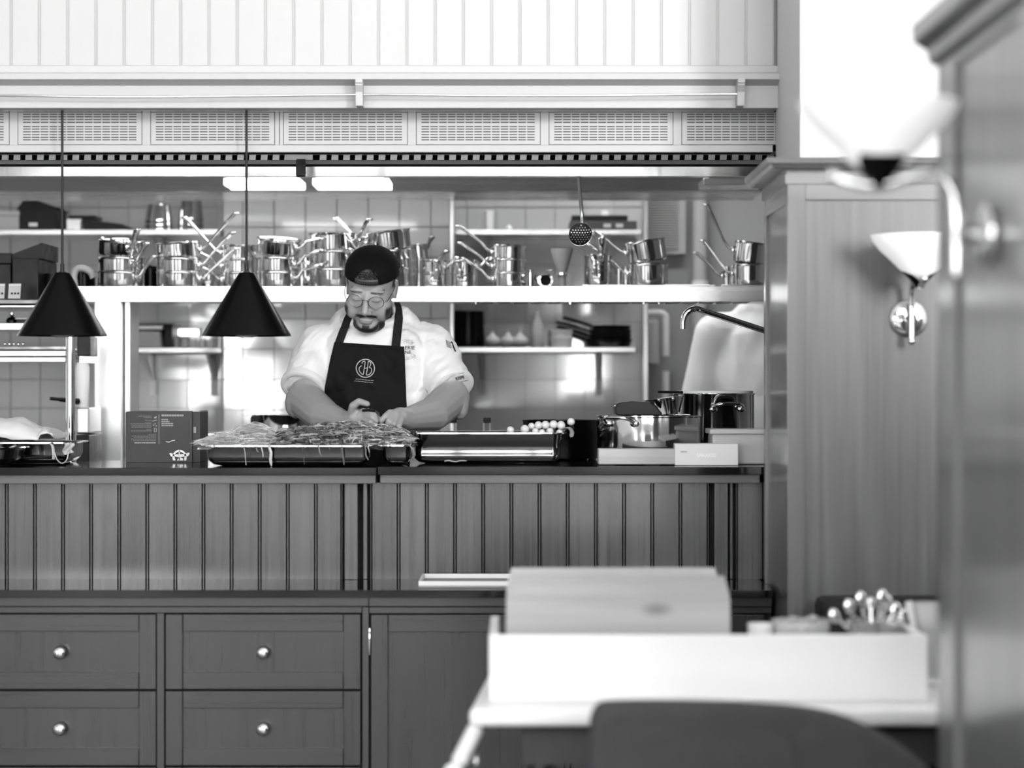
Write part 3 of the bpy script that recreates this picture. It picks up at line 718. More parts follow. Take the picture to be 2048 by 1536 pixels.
# steel tube and funnel on the shelf
t = thing('steel_tube', P(1080, 570, 8.45), 'short steel tube lying on the shelf with its dark open end forward', 'tube')
b = nb(); M = Matrix.Rotation(R(90), 3, 'X') ; c = Vector((X(1091, 8.42), 8.42, zs + .0265))
lathe(b, [(.0265, .0), (.0265, .003), (.019, .004), (.017, 0), (.017, -.16), (.022, -.16), (.022, -.01), (.0265, 0)], 32, c, M); obj('pipe', b, STEEL, t, 40)
b = nb(); lathe(b, [(0, -.03), (.0168, -.03), (.0168, -.034), (0, -.034)], 24, c, M); obj('inner_stop', b, GAP, t)
t = thing('funnel', P(1124, 570, 8.5), 'pale funnel standing on its spout on the shelf left of the skimmer', 'funnel')
b = nb(); c = Vector((X(1124, 8.5), 8.5, zs)); k = 8.5 / F
lathe(b, [(8 * k, .0005), (8 * k, 30 * k), (9 * k, 33 * k), (21 * k, 72 * k), (22 * k, 80 * k), (20.5 * k, 80 * k), (19.5 * k, 72 * k), (7 * k, 33 * k), (6.6 * k, .0005)], 32, c); obj('cone', b, PAPER2, t, 40)
b = nb(); lathe(b, [(11 * k, 27 * k), (13 * k, 28 * k), (13 * k, 32 * k), (9 * k, 33 * k)], 32, c); obj('collar', b, STEEL, t, 40)
# dark utensils between the stacks
for px, r_, hh, lb in ((168, .04, .075, 'dark round canister on the shelf left of the saucepans'), (300, .034, .085, 'dark canister on the shelf between the two leftmost stacks'), (318, .03, .075, 'smaller dark canister touching the second stack')):
    t = thing('canister', (X(px, 8.62), 8.62, zs), lb, 'canister')
    b = nb(); lathe(b, [(0, .0005), (r_, .0005), (r_, hh * .9), (r_ * .9, hh * .93), (0, hh * .93)], 28, t.location); obj('body', b, BLACKG, t, 40)
    b = nb(); lathe(b, [(0, hh * .93), (r_ * .8, hh * .93), (r_ * .7, hh * .99), (r_ * .15, hh), (r_ * .15, hh * 1.05), (0, hh * 1.05)], 24, t.location); obj('lid', b, BLACKG, t, 40)
t = thing('hook_handle', (X(160, 8.5), 8.5, zs), 'pale curved grip sticking up beside the left pendant shade', 'handle')
b = nb(); tube(b, smooth_path([P(150, 574, 8.5), P(148, 552, 8.5), P(154, 538, 8.5), P(168, 537, 8.5), P(182, 545, 8.5), P(187, 556, 8.5)], 5), .012, 12); obj('grip', b, PAPER2, t, 60)
# hanging skimmer
sk = thing('skimmer', P(1162, 495, 7.7), 'perforated steel skimmer hanging by its long handle from the hood', 'skimmer')
b = nb(); tube(b, smooth_path([P(1154, 312, 7.62), P(1158, 360, 7.66), P(1163, 420, 7.7), P(1165, 446, 7.7)], 4), [.006] * 13, 8, True, .5); obj('handle', b, BRUSHV, sk, 60)
b = nb(); tube(b, smooth_path([P(1154, 316, 7.62), P(1153, 309, 7.6), P(1152, 306, 7.585), P(1150, 310, 7.57)], 4), .004, 8); obj('hook', b, BRUSHV, sk, 60)
MT = Matrix.Rotation(R(-14), 3, 'Z') @ Matrix.Rotation(R(78), 3, 'X')
cc = P(1162, 470, 7.7); rk = 23.5 * 7.7 / F
b = nb(); es = []
def loop_(cx_, cy_, r_, n_):
    vs_ = [b.verts.new((cx_ + r_ * math.cos(2 * math.pi * k / n_), cy_ + r_ * math.sin(2 * math.pi * k / n_), 0)) for k in range(n_)]
    for k in range(n_): es.append(b.edges.new((vs_[k], vs_[(k + 1) % n_])))
loop_(0, 0, rk, 40)
for i in range(-4, 5):                       # punched holes
    for j in range(-4, 5):
        u = (i + .5 * (j % 2)) * rk * .235; v = j * rk * .205
        if u * u + v * v < (rk * .85) ** 2: loop_(u, v, rk * .068, 8)
bmesh.ops.triangle_fill(b, use_beauty=True, edges=es)
for v in b.verts: q = v.co.x ** 2 + v.co.y ** 2; v.co = cc + MT @ Vector((v.co.x, v.co.y, .007 * q / rk ** 2))
o = obj('disc', b, BLACKM, sk); q = o.modifiers.new('thick', 'SOLIDIFY'); q.thickness = .0012  # disc coloured black to stand for the steel's shaded side
b = nb(); tube(b, [cc + MT @ Vector((rk * math.cos(t), rk * math.sin(t), .007)) for t in [2 * math.pi * k / 40 for k in range(41)]], .0014, 6, False); obj('rim', b, BRUSH, sk, 60)

# ================================================================ shelves and clutter on the rear wall
def wall_shelf(px0, px1, py, Y0, Y1, label):
    t = thing('wall_shelf', (X((px0 + px1) / 2, Y0), Y1, Z(py, Y0)), label, 'shelf', 'steel shelves on the rear wall')
    z = Z(py, Y0)
    b = nb(); box(b, X(px0, Y0), X(px1, Y0), Y0, Y1, z - .022, z, .003); obj('board', b, BRUSH, t)
    for q in (.18, .82):
        xq = X(px0 + (px1 - px0) * q, Y0)
        b = nb(); prism(b, [(Y1, z - .022), (Y0 + .1, z - .022), (Y1, z - .14)], 'x', xq - .008, xq + .008); obj('bracket', b, BRUSHV, t)
        b = nb(); box(b, xq - .014, xq + .014, Y1 - .012, Y1, z - .2, z + .1, .002); obj('rail', b, PAPER, t)
    return z
zA = wall_shelf(-330, 440, 459, 9.86, YB, 'steel wall shelf at upper left with black tools and steel tubs')
zB = wall_shelf(911, 1283, 459, 9.86, YB, 'steel wall shelf behind the hanging skimmer')
zC = wall_shelf(246, 444, 695, 9.86, YB, 'steel wall shelf above the cardboard box')
zD = wall_shelf(895, 1271, 694, 9.86, YB, 'steel wall shelf at lower right with black pans')
def tub(px, Y, z, r, h, n, m, label, group):
    t = thing('steel_tub', (X(px, Y), Y, z), label, 'tub', group)
    for i in range(n):
        b = nb(); q = r * (1.08 - .02 * i); zb = i * h * .16
        lathe(b, [(q, zb), (q * 1.02, zb + .004), (q * .98, zb + .008), (q * .84, zb + h * .55), (q * .8, zb + h * .6), (0, zb + h * .6), (0, zb + h * .58), (q * .78, zb + h * .58), (q * .96, zb)], 32, t.location); obj('tub_wall' if i else 'tub_body', b, m, t, 40)
    return t
tub(318, 10.0, zA, .058, .12, 3, STEEL, 'upturned stack of wide steel tubs on the upper left shelf', 'tubs')
tub(382, 10.0, zA, .05, .145, 3, STEEL, 'upturned stack of taller steel tubs on the upper left shelf', 'tubs')
def solid(name, label, cat, m, *boxes, rot=None, bev=.004):
    """single-mesh thing from bevelled boxes joined into one outline; boxes as px0,px1,Y0,Y1,pytop,zbase"""
    raise NotImplementedError
def cbox(name, label, cat, m, px0, px1, Y0, Y1, zb, h, rx=0, rz=0, lid=None, lidm=None):
    """a lidded box: body and lid"""
    t = thing(name, (X((px0 + px1) / 2, Y0), (Y0 + Y1) / 2, zb), label, cat, None, (rx, 0, rz))
    wd = (X(px1, Y0) - X(px0, Y0)) / 2; dp = (Y1 - Y0) / 2
    b = nb(); box(b, -wd, wd, -dp, dp, .0005, h * (.78 if lid else 1), .003); lobj('body', b, m, t)
    if lid: b = nb(); box(b, -wd - .003, wd + .003, -dp - .003, dp + .003, h * .78, h, .003); lobj('lid', b, lidm or m, t)
    return t
# upper left shelf
cbox('storage_box', 'pale box cut by the left edge on the upper shelf', 'box', PAPER2, -50, 38, 9.9, 10.12, zA, .075, lid=1)
t = cbox('tool_case', 'black tool case with sloping lid on the upper left shelf', 'case', BLACKP, 38, 112, 9.9, 10.15, zA, .085)
b = nb(); prism(b, [(-.09, .086), (.085, .086), (.085, .092), (-.02, .128), (-.06, .125)], 'y', -.11, .12); lobj('sloping_lid', b, BLACKP, t)
b = nb(); box(b, -.035, .0, -.1285, -.1265, .015, .03, .001); lobj('label_plate', b, PAPER, t)
t = thing('slicer', (X(180, 9.95), 9.95, zA), 'low black and steel slicer lying on the upper left shelf', 'slicer')
L0 = t.location
b = nb(); box(b, L0.x - .09, L0.x - .03, 9.92, 10.06, zA + .0005, zA + .05, .004); obj('body', b, BRUSH, t)
b = nb(); box(b, L0.x - .085, L0.x + .03, 9.92, 10.08, zA + .05, zA + .062, .003); obj('carriage', b, BLACKP, t)
b = nb(); prism(b, [(L0.x - .02, zA + .0005), (L0.x + .15, zA + .0005), (L0.x + .175, zA + .01), (L0.x + .14, zA + .025), (L0.x - .02, zA + .045)], 'y', 9.9, 9.99); obj('blade_guard', b, BLACKP, t)
# upper right shelf
t = cbox('tray_case', 'dark lidded tray stack on the upper right shelf beside the skimmer', 'tray', DARKG, 1140, 1274, 9.9, 10.12, zB, .038)
b = nb(); box(b, -.13, .10, -.1, .1, .039, .062, .003); lobj('upper_tray', b, BLACKP, t)
for q in (-.1, .0, .05): b = nb(); box(b, q, q + .03, -.1125, -.1105, .01, .026, .001); lobj('label_plate', b, PAPER2, t)
t = thing('salt_pot', (X(1018, 9.95), 9.95, zB), 'small round white pot alone on the upper right shelf', 'pot')
b = nb(); lathe(b, [(0, .0005), (.01, .0005), (.014, .01), (.011, .018), (0, .02)], 20, t.location); obj('body', b, PAPER, t, 60)
b = nb(); lathe(b, [(0, .02), (.006, .02), (.005, .024), (0, .025)], 16, t.location); obj('lid', b, PAPER, t, 60)
# lower left shelf
t = thing('tray_stack', (X(287, 9.95), 9.98, zC), 'pile of thin pale trays under a dark one above the cardboard box', 'trays')
for i in range(9):
    b = nb(); box(b, X(251, 9.9), X(324 - i * .4, 9.9), 9.88, 10.12, zC + .0005 + i * .0082, zC + .0075 + i * .0082, .0015); obj('tray', b, PAPER2 if i < 8 else BLACKP, t)
b = nb(); box(b, X(251, 9.9), X(326, 9.9), 9.88, 10.14, zC + .0745, zC + .088, .002); obj('tray', b, PAPER, t)
b = nb(); box(b, X(251, 9.9), X(345, 9.9), 9.9, 10.16, zC + .089, zC + .098, .003); obj('tray', b, BLACKP, t)
b = nb(); box(b, X(327, 9.9), X(343, 9.9), 9.92, 10.16, zC + .0005, zC + .088, .002); obj('divider', b, BLACKP, t)
for k, px in enumerate((352, 370, 388, 406, 424)):
    t = thing('drinking_glass', (X(px, 10.0), 10.0, zC), ['leftmost', 'second', 'middle', 'fourth', 'rightmost'][k] + ' of five small glasses in a row on the shelf above the cardboard box', 'glass', 'glasses in a row')
    b = nb(); lathe(b, [(0, .0005), (.013, .0005), (.016, .04), (.0148, .04), (.012, .004), (0, .004)], 20, t.location); obj('bowl', b, CLEAR, t, 40)
    b = nb(); lathe(b, [(0, 0.0008), (.0125, .0008), (.0125, .006), (0, .006)], 20, t.location); obj('base', b, CLEAR, t, 40)
b = nb(); box(b, X(345, 10.1), X(394, 10.1), 10.1, 10.16, Z(671, 10.1), Z(658, 10.1), .004)
t = thing('emergency_light', P(370, 671, 10.13), 'small bright light bar on the tiled wall above the row of glasses', 'light')
obj('diffuser', b, emit('small_diffuser', 2.2), t)
b = nb(); box(b, X(343, 10.1), X(396, 10.1), 10.16, 10.199, Z(673, 10.1), Z(656, 10.1), .002); obj('housing', b, PAPER, t)
# lower right shelf
def pot(name, label, c, r, h, m, handles=2, az=0, group=None, hz=.82, hl=.035):
    t = thing(name, c, label, 'pot', group, (0, 0, R(az)))
    b = nb(); lathe(b, [(0, .0005), (r * .93, .0005), (r * .985, .004), (r, .012), (r, h - .006), (r * 1.02, h - .003), (r * 1.02, h), (r * .975, h), (r * .965, h - .008), (r * .965, .012), (r * .9, .006), (0, .006)], 56); lobj('body', b, m, t, 40)
    for k in range(handles):
        s = 1 if k == 0 else -1
        pts = smooth_path([(s * r * .98, -.045, h * hz - .012), (s * (r + .012), -.045, h * hz), (s * (r + hl), -.03, h * hz + .008), (s * (r + hl + .003), 0, h * hz + .010), (s * (r + hl), .03, h * hz + .008), (s * (r + .012), .045, h * hz), (s * r * .98, .045, h * hz - .012)], 4)
        b = nb(); tube(b, pts, .0055, 10); o = lobj('handle', b, m, t, 60)
        for yy in (-.045, .045):
            b = nb(); ball(b, (s * (r + .002), yy, h * hz - .008), (.006, .014, .011)); lobj('rivet_plate', b, m, o, 60)
    return t
pot('stock_pot', 'tall black pot at the left end of the lower right shelf', (X(935, 10.0), 10.0, zD), 33 * 10 / F, .15, BLACKG, 0)
for px, lb in ((985, 'pale garlic-like bulb at left'), (1016, 'pale round bulb in the middle'), (1040, 'pale bulb at right')):
    t = thing('onion', (X(px, 9.95), 9.95, zD), lb + ' on the shelf between black pot and white tubs', 'vegetable', 'bulbs on the lower right shelf')
    b = nb(); lathe(b, [(0, .0005), (.02, .002), (.033, .018), (.03, .036), (.012, .05), (.004, .062), (0, .064)], 24, t.location); obj('bulb', b, PAPER2, t, 60)
    b = nb(); tube(b, [t.location + Vector((0, 0, .06)), t.location + Vector((.004, 0, .075))], [.004, .002], 8); obj('stem', b, PAPER2, t, 60)
t = thing('bottle', (X(1075, 9.98), 9.98, zD), 'clear bottle with dark base standing left of the white tubs', 'bottle')
b = nb(); lathe(b, [(0, .0005), (.026, .0005), (.027, .01), (.027, .09), (.012, .12), (.01, .15), (.009, .15), (.009, .12), (.025, .088), (.025, .005), (0, .005)], 28, t.location); obj('body', b, CLEAR, t, 40)
b = nb(); lathe(b, [(0, .006), (.0245, .006), (.0245, .05), (0, .05)], 24, t.location); obj('contents', b, BLACKG, t, 40)
for k, (dz, hh, lb) in enumerate(((0, .042, 'lower'), (.0435, .028, 'upper'))):
    t = thing('plastic_tub', (X(1123, 9.95), 9.95, zD + dz), lb + ' of two white plastic tubs stacked beside the black pans', 'tub', 'white tubs on the lower right shelf')
    b = nb(); lathe(b, [(0, .0005), (.042, .0005), (.045, hh * .8), (0, hh * .8)], 32, t.location); obj('body', b, PAPER, t, 40)
    b = nb(); lathe(b, [(0, hh * .8), (.047, hh * .8), (.047, hh), (0, hh)], 32, t.location); obj('lid', b, PAPER, t, 40)
zk = zD
for k, (r_, hh, ang, lb) in enumerate(((.098, .036, 150, 'lowest'), (.09, .034, 158, 'second'), (.086, .034, 168, 'third'), (.08, .034, 152, 'topmost'))):
    t = thing('frying_pan', (X(1218 + k * 2, 9.97), 9.99, zk), lb + ' black frying pan of the pile on the lower right shelf', 'frying pan', 'pile of black frying pans', (0, 0, R(ang)))
    b = nb(); lathe(b, [(0, .0005), (r_ * .82, .0005), (r_ * .9, .006), (r_, hh), (r_ * .97, hh), (r_ * .87, .008), (0, .005)], 40); lobj('body', b, BLACKM if k else BLACKG, t, 40)
    pts = smooth_path([(r_ * .95, 0, hh * .8), (r_ + .03, 0, hh + .005), (r_ + .08, 0, hh + .02), (r_ + .14, 0, hh + .035)], 4)
    b = nb(); tube(b, pts, [.010] * len(pts), 10, True, .6); lobj('handle', b, BLACKP, t, 60)
    zk += .019
# passage at the far right
t = thing('louvre_panel', P(1332, 510, 10.44), 'pale louvred air panel on the passage wall below the duct', 'vent')
YL = 10.44
b = nb(); box(b, X(1291, YL), X(1372, YL), YL, YL + .06, Z(508, YL), Z(388, YL), .003); obj('frame', b, PAPER2, t)
for k in range(20):
    b = nb(); zq = Z(400 + k * 5, YL); prism(b, [(YL - .001, zq), (YL - .008, zq - .006), (YL - .006, zq - .008), (YL + .001, zq - .002)], 'x', X(1297, YL), X(1357, YL)); obj('slat', b, PAPER2, t)
t = thing('drain_pipe', (X(1400, 10.42), 10.42, 0), 'thick white vertical pipe on the passage wall', 'pipe')
b = nb(); tube(b, [(X(1400, 10.42), 10.42, .0), (X(1400, 10.42), 10.42, 2.9)], .032, 20); obj('pipe', b, PAPER2, t, 60)
for q in (1.2, 1.75, 2.3):
    b = nb(); lathe(b, [(.033, -.015), (.038, -.015), (.038, .015), (.033, .015)], 20, (X(1400, 10.42), 10.42, q)); obj('clamp', b, PAPER, t, 40)
t = thing('towel_dispenser', P(1316, 735, 10.3), 'pale wall dispenser with bent pipe behind the tap spout', 'dispenser')
b = nb(); box(b, X(1292, 10.3), X(1318, 10.3), 10.3, 10.499, Z(730, 10.3), Z(640, 10.3), .01); obj('body', b, PAPER2, t)
b = nb(); tube(b, smooth_path([P(1296, 626, 10.36), P(1320, 626, 10.36), P(1330, 632, 10.36), P(1332, 645, 10.36), P(1332, 712, 10.36)], 4), .016, 14); obj('bent_pipe', b, PAPER, t, 60)
b = nb(); tube(b, [P(1332, 742, 10.36), P(1332, 850, 10.36)], .015, 14); obj('lower_pipe', b, PAPER, t, 60)

# ================================================================ grill corner at far left
rk_ = thing('steel_rack', (X(60, 8.3), 8.4, 0), 'steel rack with bars and ticket rail at the left edge behind the pendant', 'rack')
def bar_(name, px0, px1, py0, py1, Y0, Y1, m):
    b = nb(); box(b, X(px0, Y0), X(px1, Y0), Y0, Y1, Z(py1, Y0), Z(py0, Y0), .002); return obj(name, b, m, rk_)
bar_('shelf_plate', -620, 137, 599, 608, 8.2, 8.7, STEEL)
bar_('shelf_plate', -620, 134, 610, 615, 8.25, 8.7, BRUSH)
bar_('drip_tray', -620, 130, 646, 660, 8.22, 8.65, BRUSH)
bar_('grill_ledge', -620, 133, 692, 700, 8.15, 8.6, STEEL)
bar_('grill_ledge', -620, 131, 701, 712, 8.17, 8.6, BRUSH)
bar_('grill_ledge', -620, 131, 714, 724, 8.3, 8.6, BRUSH)
for k in range(14):
    b = nb(); tube(b, [P(-40 + k * 12.6, 693.5, 8.16), P(-40 + k * 12.6 + 4, 691, 8.4)], .0025, 6); obj('grill_bar', b, STEEL, rk_, 60)
for k in range(5):
    b = nb(); ball(b, P(10 + k * 9, 688, 8.25), .006); obj('roller', b, STEEL, rk_, 60)
b = nb(); tube(b, [(X(141, 7.75), 7.75, 0), (X(141, 7.75), 7.75, Z(600, 7.75))], 9.2 * 7.75 / F, 24)
tag(obj('steel_post', b, CHROME, None, 60), 'round chrome post rising behind the pass under the left pendant', 'post')
for k, px in enumerate((-4, 28)):
    t = thing('order_ticket', (X(px, 8.19), 8.19, Z(597, 8.19)), ['order ticket cut by the left edge on the steel rack', 'order ticket standing just left of the left pendant'][k], 'ticket', 'tickets on the rack', (R(-12), 0, R(-6)))
    b = nb(); box(b, -.021, .021, 0, .0015, 0, .052, .0004); lobj('card', b, PAPER2, t)
    b = nb(); box(b, -.021, .021, -.001, 0, .045, .048); lobj('rule', b, PRINT_W, t)
    for q in range(3):
        b = nb(); box(b, -.012 + q * .011, -.005 + q * .011, -.001, 0, .014, .021, .0005); lobj('mark', b, BLACKP, t)
cbox('pan_rack', 'tall black pan case at the left edge above the ticket rail', 'case', BLACKM, -120, 22, 8.45, 8.8, Z(599, 8.2) + .001, .17, 0, 0, lid=1)
t = cbox('pan_rack', 'black slanted pan case left of the pendant cable', 'case', BLACKM, 24, 76, 8.4, 8.75, Z(599, 8.2) + .001, .15)
b = nb(); prism(b, [(-.05, .15), (.055, .15), (.055, .205), (-.05, .165)], 'y', -.15, .15); lobj('sloping_top', b, BLACKM, t)
t = pot('casserole', 'black casserole half hidden behind the left pendant shade', (X(108, 8.5), 8.5, Z(599, 8.2) + .001), .035, .1, BLACKM, 0)
t = thing('bottle', (X(24, 8.4), 8.4, Z(646, 8.22)), 'small black squat bottle on the rack at the left edge', 'bottle')
b = nb(); lathe(b, [(0, .0005), (.018, .0005), (.022, .012), (.016, .022), (.006, .026), (.006, .034), (0, .034)], 24, t.location); obj('body', b, BLACKG, t, 50)
b = nb(); lathe(b, [(0, .034), (.005, .034), (.005, .04), (0, .04)], 16, t.location); obj('cap', b, STEEL, t, 50)
cbox('order_pad', 'white pad on black board on the rack beside the left pendant', 'pad', BLACKP, 32, 80, 8.35, 8.5, Z(646, 8.22) + .0005, .02, 0, 0, lid=1, lidm=PAPER)
# dark appliance between chrome post and white column
t = thing('coffee_grinder', (X(166, 8.1), 8.1, 0), 'dark appliance with pale hopper between chrome post and white column', 'appliance')
b = nb(); box(b, X(152, 8.05), X(178, 8.05), 8.05, 8.3, 0, Z(870, 8.05), .004); obj('stand', b, BLACKM, t)
b = nb(); box(b, X(152, 8.05), X(177, 8.05), 8.06, 8.3, Z(868, 8.05), Z(815, 8.05), .006); obj('body', b, BRUSHV, t)
b = nb(); lathe(b, [(0, Z(814, 8.1)), (.02, Z(814, 8.1)), (.024, Z(770, 8.1)), (.024, Z(735, 8.1)), (.018, Z(725, 8.1)), (0, Z(725, 8.1))], 24, (X(165, 8.12), 8.12, 0)); obj('hopper', b, PAPER, t, 50)
b = nb(); box(b, X(154, 8.05), X(180, 8.05), 8.05, 8.2, Z(712, 8.05), Z(672, 8.05), .004); obj('head', b, BLACKM, t)
b = nb(); box(b, X(156, 8.12), X(178, 8.12), 8.15, 8.25, Z(726, 8.1), Z(711, 8.1)); obj('neck', b, BRUSHV, t)
b = nb(); tube(b, [P(100, 797, 8.0), P(122, 799, 8.02)], .006, 10); tube(b, [P(120, 799, 8.02), P(156, 803, 8.08)], [.007, .011], 10); obj('lever', b, BLACKP, t, 60)

# ================================================================ things on the pass
zP = zp + .0005
def rrect(w, d, r, n=6):
    out = []
    for cx, cy, a0 in ((w / 2 - r, d / 2 - r, 0), (-w / 2 + r, d / 2 - r, 90), (-w / 2 + r, -d / 2 + r, 180), (w / 2 - r, -d / 2 + r, 270)):
        for k in range(n + 1):
            a = R(a0 + 90 * k / n); out.append((cx + r * math.cos(a), cy + r * math.sin(a)))
    return out
def gn_pan(c, w, d, h, label, ridge=.0, rot=0, m=None, group='gastro pans on the pass'):
    """pressed steel food pan: flange, walls tapering to a rounded base"""
    t = thing('food_pan', c, label, 'food pan', group, (0, 0, rot)); b = nb()
    prof = [(0, h - .0035), (0, h), (-.012, h), (-.016, h - .004)]
    prof2 = []
    if ridge: prof2 = [(-.017, h - ridge), (-.0215, h - ridge - .004)]
    taper = .001
    body = [((-.022 if ridge else -.0167), .026), (-.022 - taper, .014), (-.034 - taper, .004), (-.05 - taper, .0005)]
    outer = [(0, h - .0035), (-.014, h - .004), (-.0166, h - .007)] + prof2 + body
    inner = [(0, h - .0035), (0, h), (-.012, h), (-.018, h - .005), (-.024 - taper, .016), (-.038 - taper, .006)]
    for pr, cap in ((outer, True), (inner, True)):
        loops = []
        for off, z in pr:
            q = rrect(w + 2 * off, d + 2 * off, max(.012, .045 + off), 7); loops.append([b.verts.new((x_, y_, z)) for x_, y_ in q])
        for p, q in zip(loops, loops[1:]):
            n = len(p)
            for i in range(n): b.faces.new((p[i], p[(i + 1) % n], q[(i + 1) % n], q[i]))
        b.faces.new(loops[-1])
    lobj('pan', b, m or STEEL, t, 50)
    return t
def pan_at(px0, px1, pytop, Y0, Y1, label, ridge=0, zbase=zP, rot=0, m=None):
    w_ = X(px1, Y0) - X(px0, Y0); return gn_pan(((X(px0, Y0) + X(px1, Y0)) / 2, (Y0 + Y1) / 2, zbase), w_, Y1 - Y0, Z(pytop, Y0) - zbase, label, ridge, rot, m)
pan_at(398, 749, 891, 6.78, 7.10, 'wide shallow steel pan heaped with shredded vegetables in front of the chef')
pan_at(752, 834, 890, 6.78, 6.93, 'smaller steel pan of shredded greens between the wide pan and the deep pan')
pan_at(812, 1134, 865.5, 6.95, 7.24, 'deep bright steel pan holding spring onions right of the chef', .022, zp + .002)
# left tray with cloth over it
pan_at(-210, 148, 885, 6.98, 7.26, 'dark steel tray at the left end, partly under a pale cloth')
t = thing('steel_bowl', (X(-30, 6.9), 6.86, zP), 'round steel bowl cut by the left edge below the cloth', 'bowl')
rb = 88 * 6.86 / F
b = nb(); lathe(b, [(0, .0005), (rb * .6, .0005), (rb * .9, .02), (rb * .97, .045), (rb * 1.06, .05), (rb * 1.05, .053), (rb * .95, .048), (rb * .86, .022), (0, .006)], 56, t.location); obj('bowl', b, STEEL, t, 40)
b = nb(); lathe(b, [(rb * 1.055, .049), (rb * 1.075, .051), (rb * 1.055, .0535)], 56, t.location); obj('rim', b, STEEL, t, 60)
def heap(bm, c, rx, ry, h, n=34, amp=.004, seed=0, flat=.0):
    """a lumpy mound standing on the plane z = c.z"""
    rows = []
    for i in range(n // 2 + 1):
        q = i / (n // 2); row = []
        for k in range(n):
            a = 2 * math.pi * k / n; x_, y_ = q * rx * math.cos(a), q * ry * math.sin(a)
            z_ = h * (1 - q ** 2.2) + amp * noise.noise(Vector((x_ * 40 + seed, y_ * 40, seed))) * (1 - q ** 6) * 2
            row.append(bm.verts.new((c[0] + x_, c[1] + y_, c[2] + max(z_, 0))))
            if i == 0: break
        rows.append(row)
    for i, (p, q) in enumerate(zip(rows, rows[1:])):
        for k in range(n):
            j = (k + 1) % n
            if i == 0: bm.faces.new((p[0], q[k], q[j]))
            else: bm.faces.new((p[k], p[j], q[j], q[k]))
    bm.faces.new([v for v in rows[-1]][::-1])
    return bm
MINCE = mat('dark_mince', .12, .7, var=.6, vscale=90, bump=.6, bscale=120)
b = nb(); heap(b, (X(-20, 7.1), 7.1, zP + .03), .2, .1, .055, 36, .006, 3)
tag(obj('chopped_filling', b, MINCE, None, 60), 'dark chopped filling showing under the cloth edge in the left tray', 'food', kind='stuff')
# crumpled cloth
cl = nb(); nx, ny = 60, 34
gx0, gx1 = X(-140, 7.1), X(122, 7.1); vv = []
def cloth_top(px):
    pts = [(-140, 838), (-40, 834), (0, 835), (42, 836), (58, 841), (72, 848), (88, 853), (108, 858), (114, 866), (122, 880)]
    for (a, ya), (c_, yc) in zip(pts, pts[1:]):
        if px <= c_: return ya + (yc - ya) * max(0, (px - a) / (c_ - a))
    return pts[-1][1]
for i in range(nx + 1):
    col = []
    for j in range(ny + 1):
        u = i / nx; v = j / ny; px = -140 + 262 * u
        top = Z(cloth_top(px), 7.1); edge_px = 874 + 12 * min(1, max(0, (px - 10) / 50)) - (18 if px > 92 else 0)
        low = Z(edge_px, 6.99); y_ = 6.975 + .26 * v
        s = math.sin(math.pi * min(1, v * 1.06) ** .8) ** .55 if 0 < v < .95 else 0
        z_ = low + (top - low) * s
        p = Vector((gx0 + (gx1 - gx0) * u, y_, z_))
        z_ += .008 * (noise.noise(p * 22) + .6 * abs(noise.noise(p * 45)))
        col.append(cl.verts.new((p.x, y_ + .006 * noise.noise(p * 30 + Vector((5, 5, 5))), max(z_, zP + .07))))
    vv.append(col)
for i in range(nx):
    for j in range(ny): cl.faces.new((vv[i][j], vv[i + 1][j], vv[i + 1][j + 1], vv[i][j + 1]))
o = obj('cloth', cl, CLOTH_W, None, 180); tag(o, 'crumpled pale cloth thrown over the tray at the left end', 'cloth')
sm = o.modifiers.new('thick', 'SOLIDIFY'); sm.thickness = .003
# rag ends and tie by the tray
t = thing('film_scrap', P(140, 910, 6.97), 'torn translucent wrap hanging off the corner of the left tray', 'wrap')
b = nb(); vv = [[b.verts.new(P(128 + 19 * u + 3 * math.sin(7 * v), 886 + 24 * v - 6 * u * v, 6.968) + Vector((0, -.006 * math.sin(5 * u + 4 * v) - .004, 0))) for v in [k / 8 for k in range(9)]] for u in [k / 8 for k in range(9)]]
for i in range(8):
    for j in range(8): b.faces.new((vv[i][j], vv[i + 1][j], vv[i + 1][j + 1], vv[i][j + 1]))
obj('sheet', b, FROST, t, 180)
b = nb(); tube(b, smooth_path([P(100, 886, 6.96), P(105, 892, 6.95), P(107, 905, 6.945), P(107, 918, 6.945)], 5), [.0045] * 16, 8, True, .3); obj('strip', b, PAPER2, t, 60)
b = nb(); tube(b, smooth_path([P(109, 905, 6.94), P(114, 919, 6.92), P(124, 926.5, 6.86), P(133, 920, 6.93), P(137, 905, 6.955)], 5), .0013, 6); obj('thread', b, PAPER, t, 60)
# cardboard box with its printed face
YC = 7.12
cbx = thing('cardboard_box', (X(322, YC), YC + .11, zP), 'dark printed cardboard box standing upside down between white column and chef', 'box')
x0, x1 = X(251, YC), X(399, YC); zt_ = Z(823, YC); xe = X(384, YC)
b = nb(); prism(b, [(x0, zP), (xe, zP), (xe, zt_ - .001), (X(305, YC), zt_), (X(300, YC), zt_ - .002), (X(292, YC), zt_), (x0 + .004, zt_), (x0, zt_ - .003)], 'y', YC, YC + .22); obj('carton', b, DARKG, cbx)
b = nb(); prism(b, [(xe + .0005, zP), (x1, zP), (x1, zt_ - .002), (xe + .0005, zt_ - .001)], 'y', YC + .012, YC + .2); obj('side_flap', b, DARKG, cbx)
b = nb(); box(b, xe, x1 - .001, YC + .01, YC + .2, zt_ - .001, zt_ + .002, .0005); obj('top_edge', b, PAPER2, cbx)
def on_box(name, rects, m):
    b = nb()
    for a, c, t0, t1 in rects: box(b, X(a, YC), X(c, YC), YC - .0006, YC, Z(t1, YC), Z(t0, YC))
    o = obj(name, b, m, cbx); o['kind'] = 'stuff'; return o
on_box('ruled_line', [(317, 319, 829, 888)], PRINT_M2)
rng = random.Random(3); wr = []
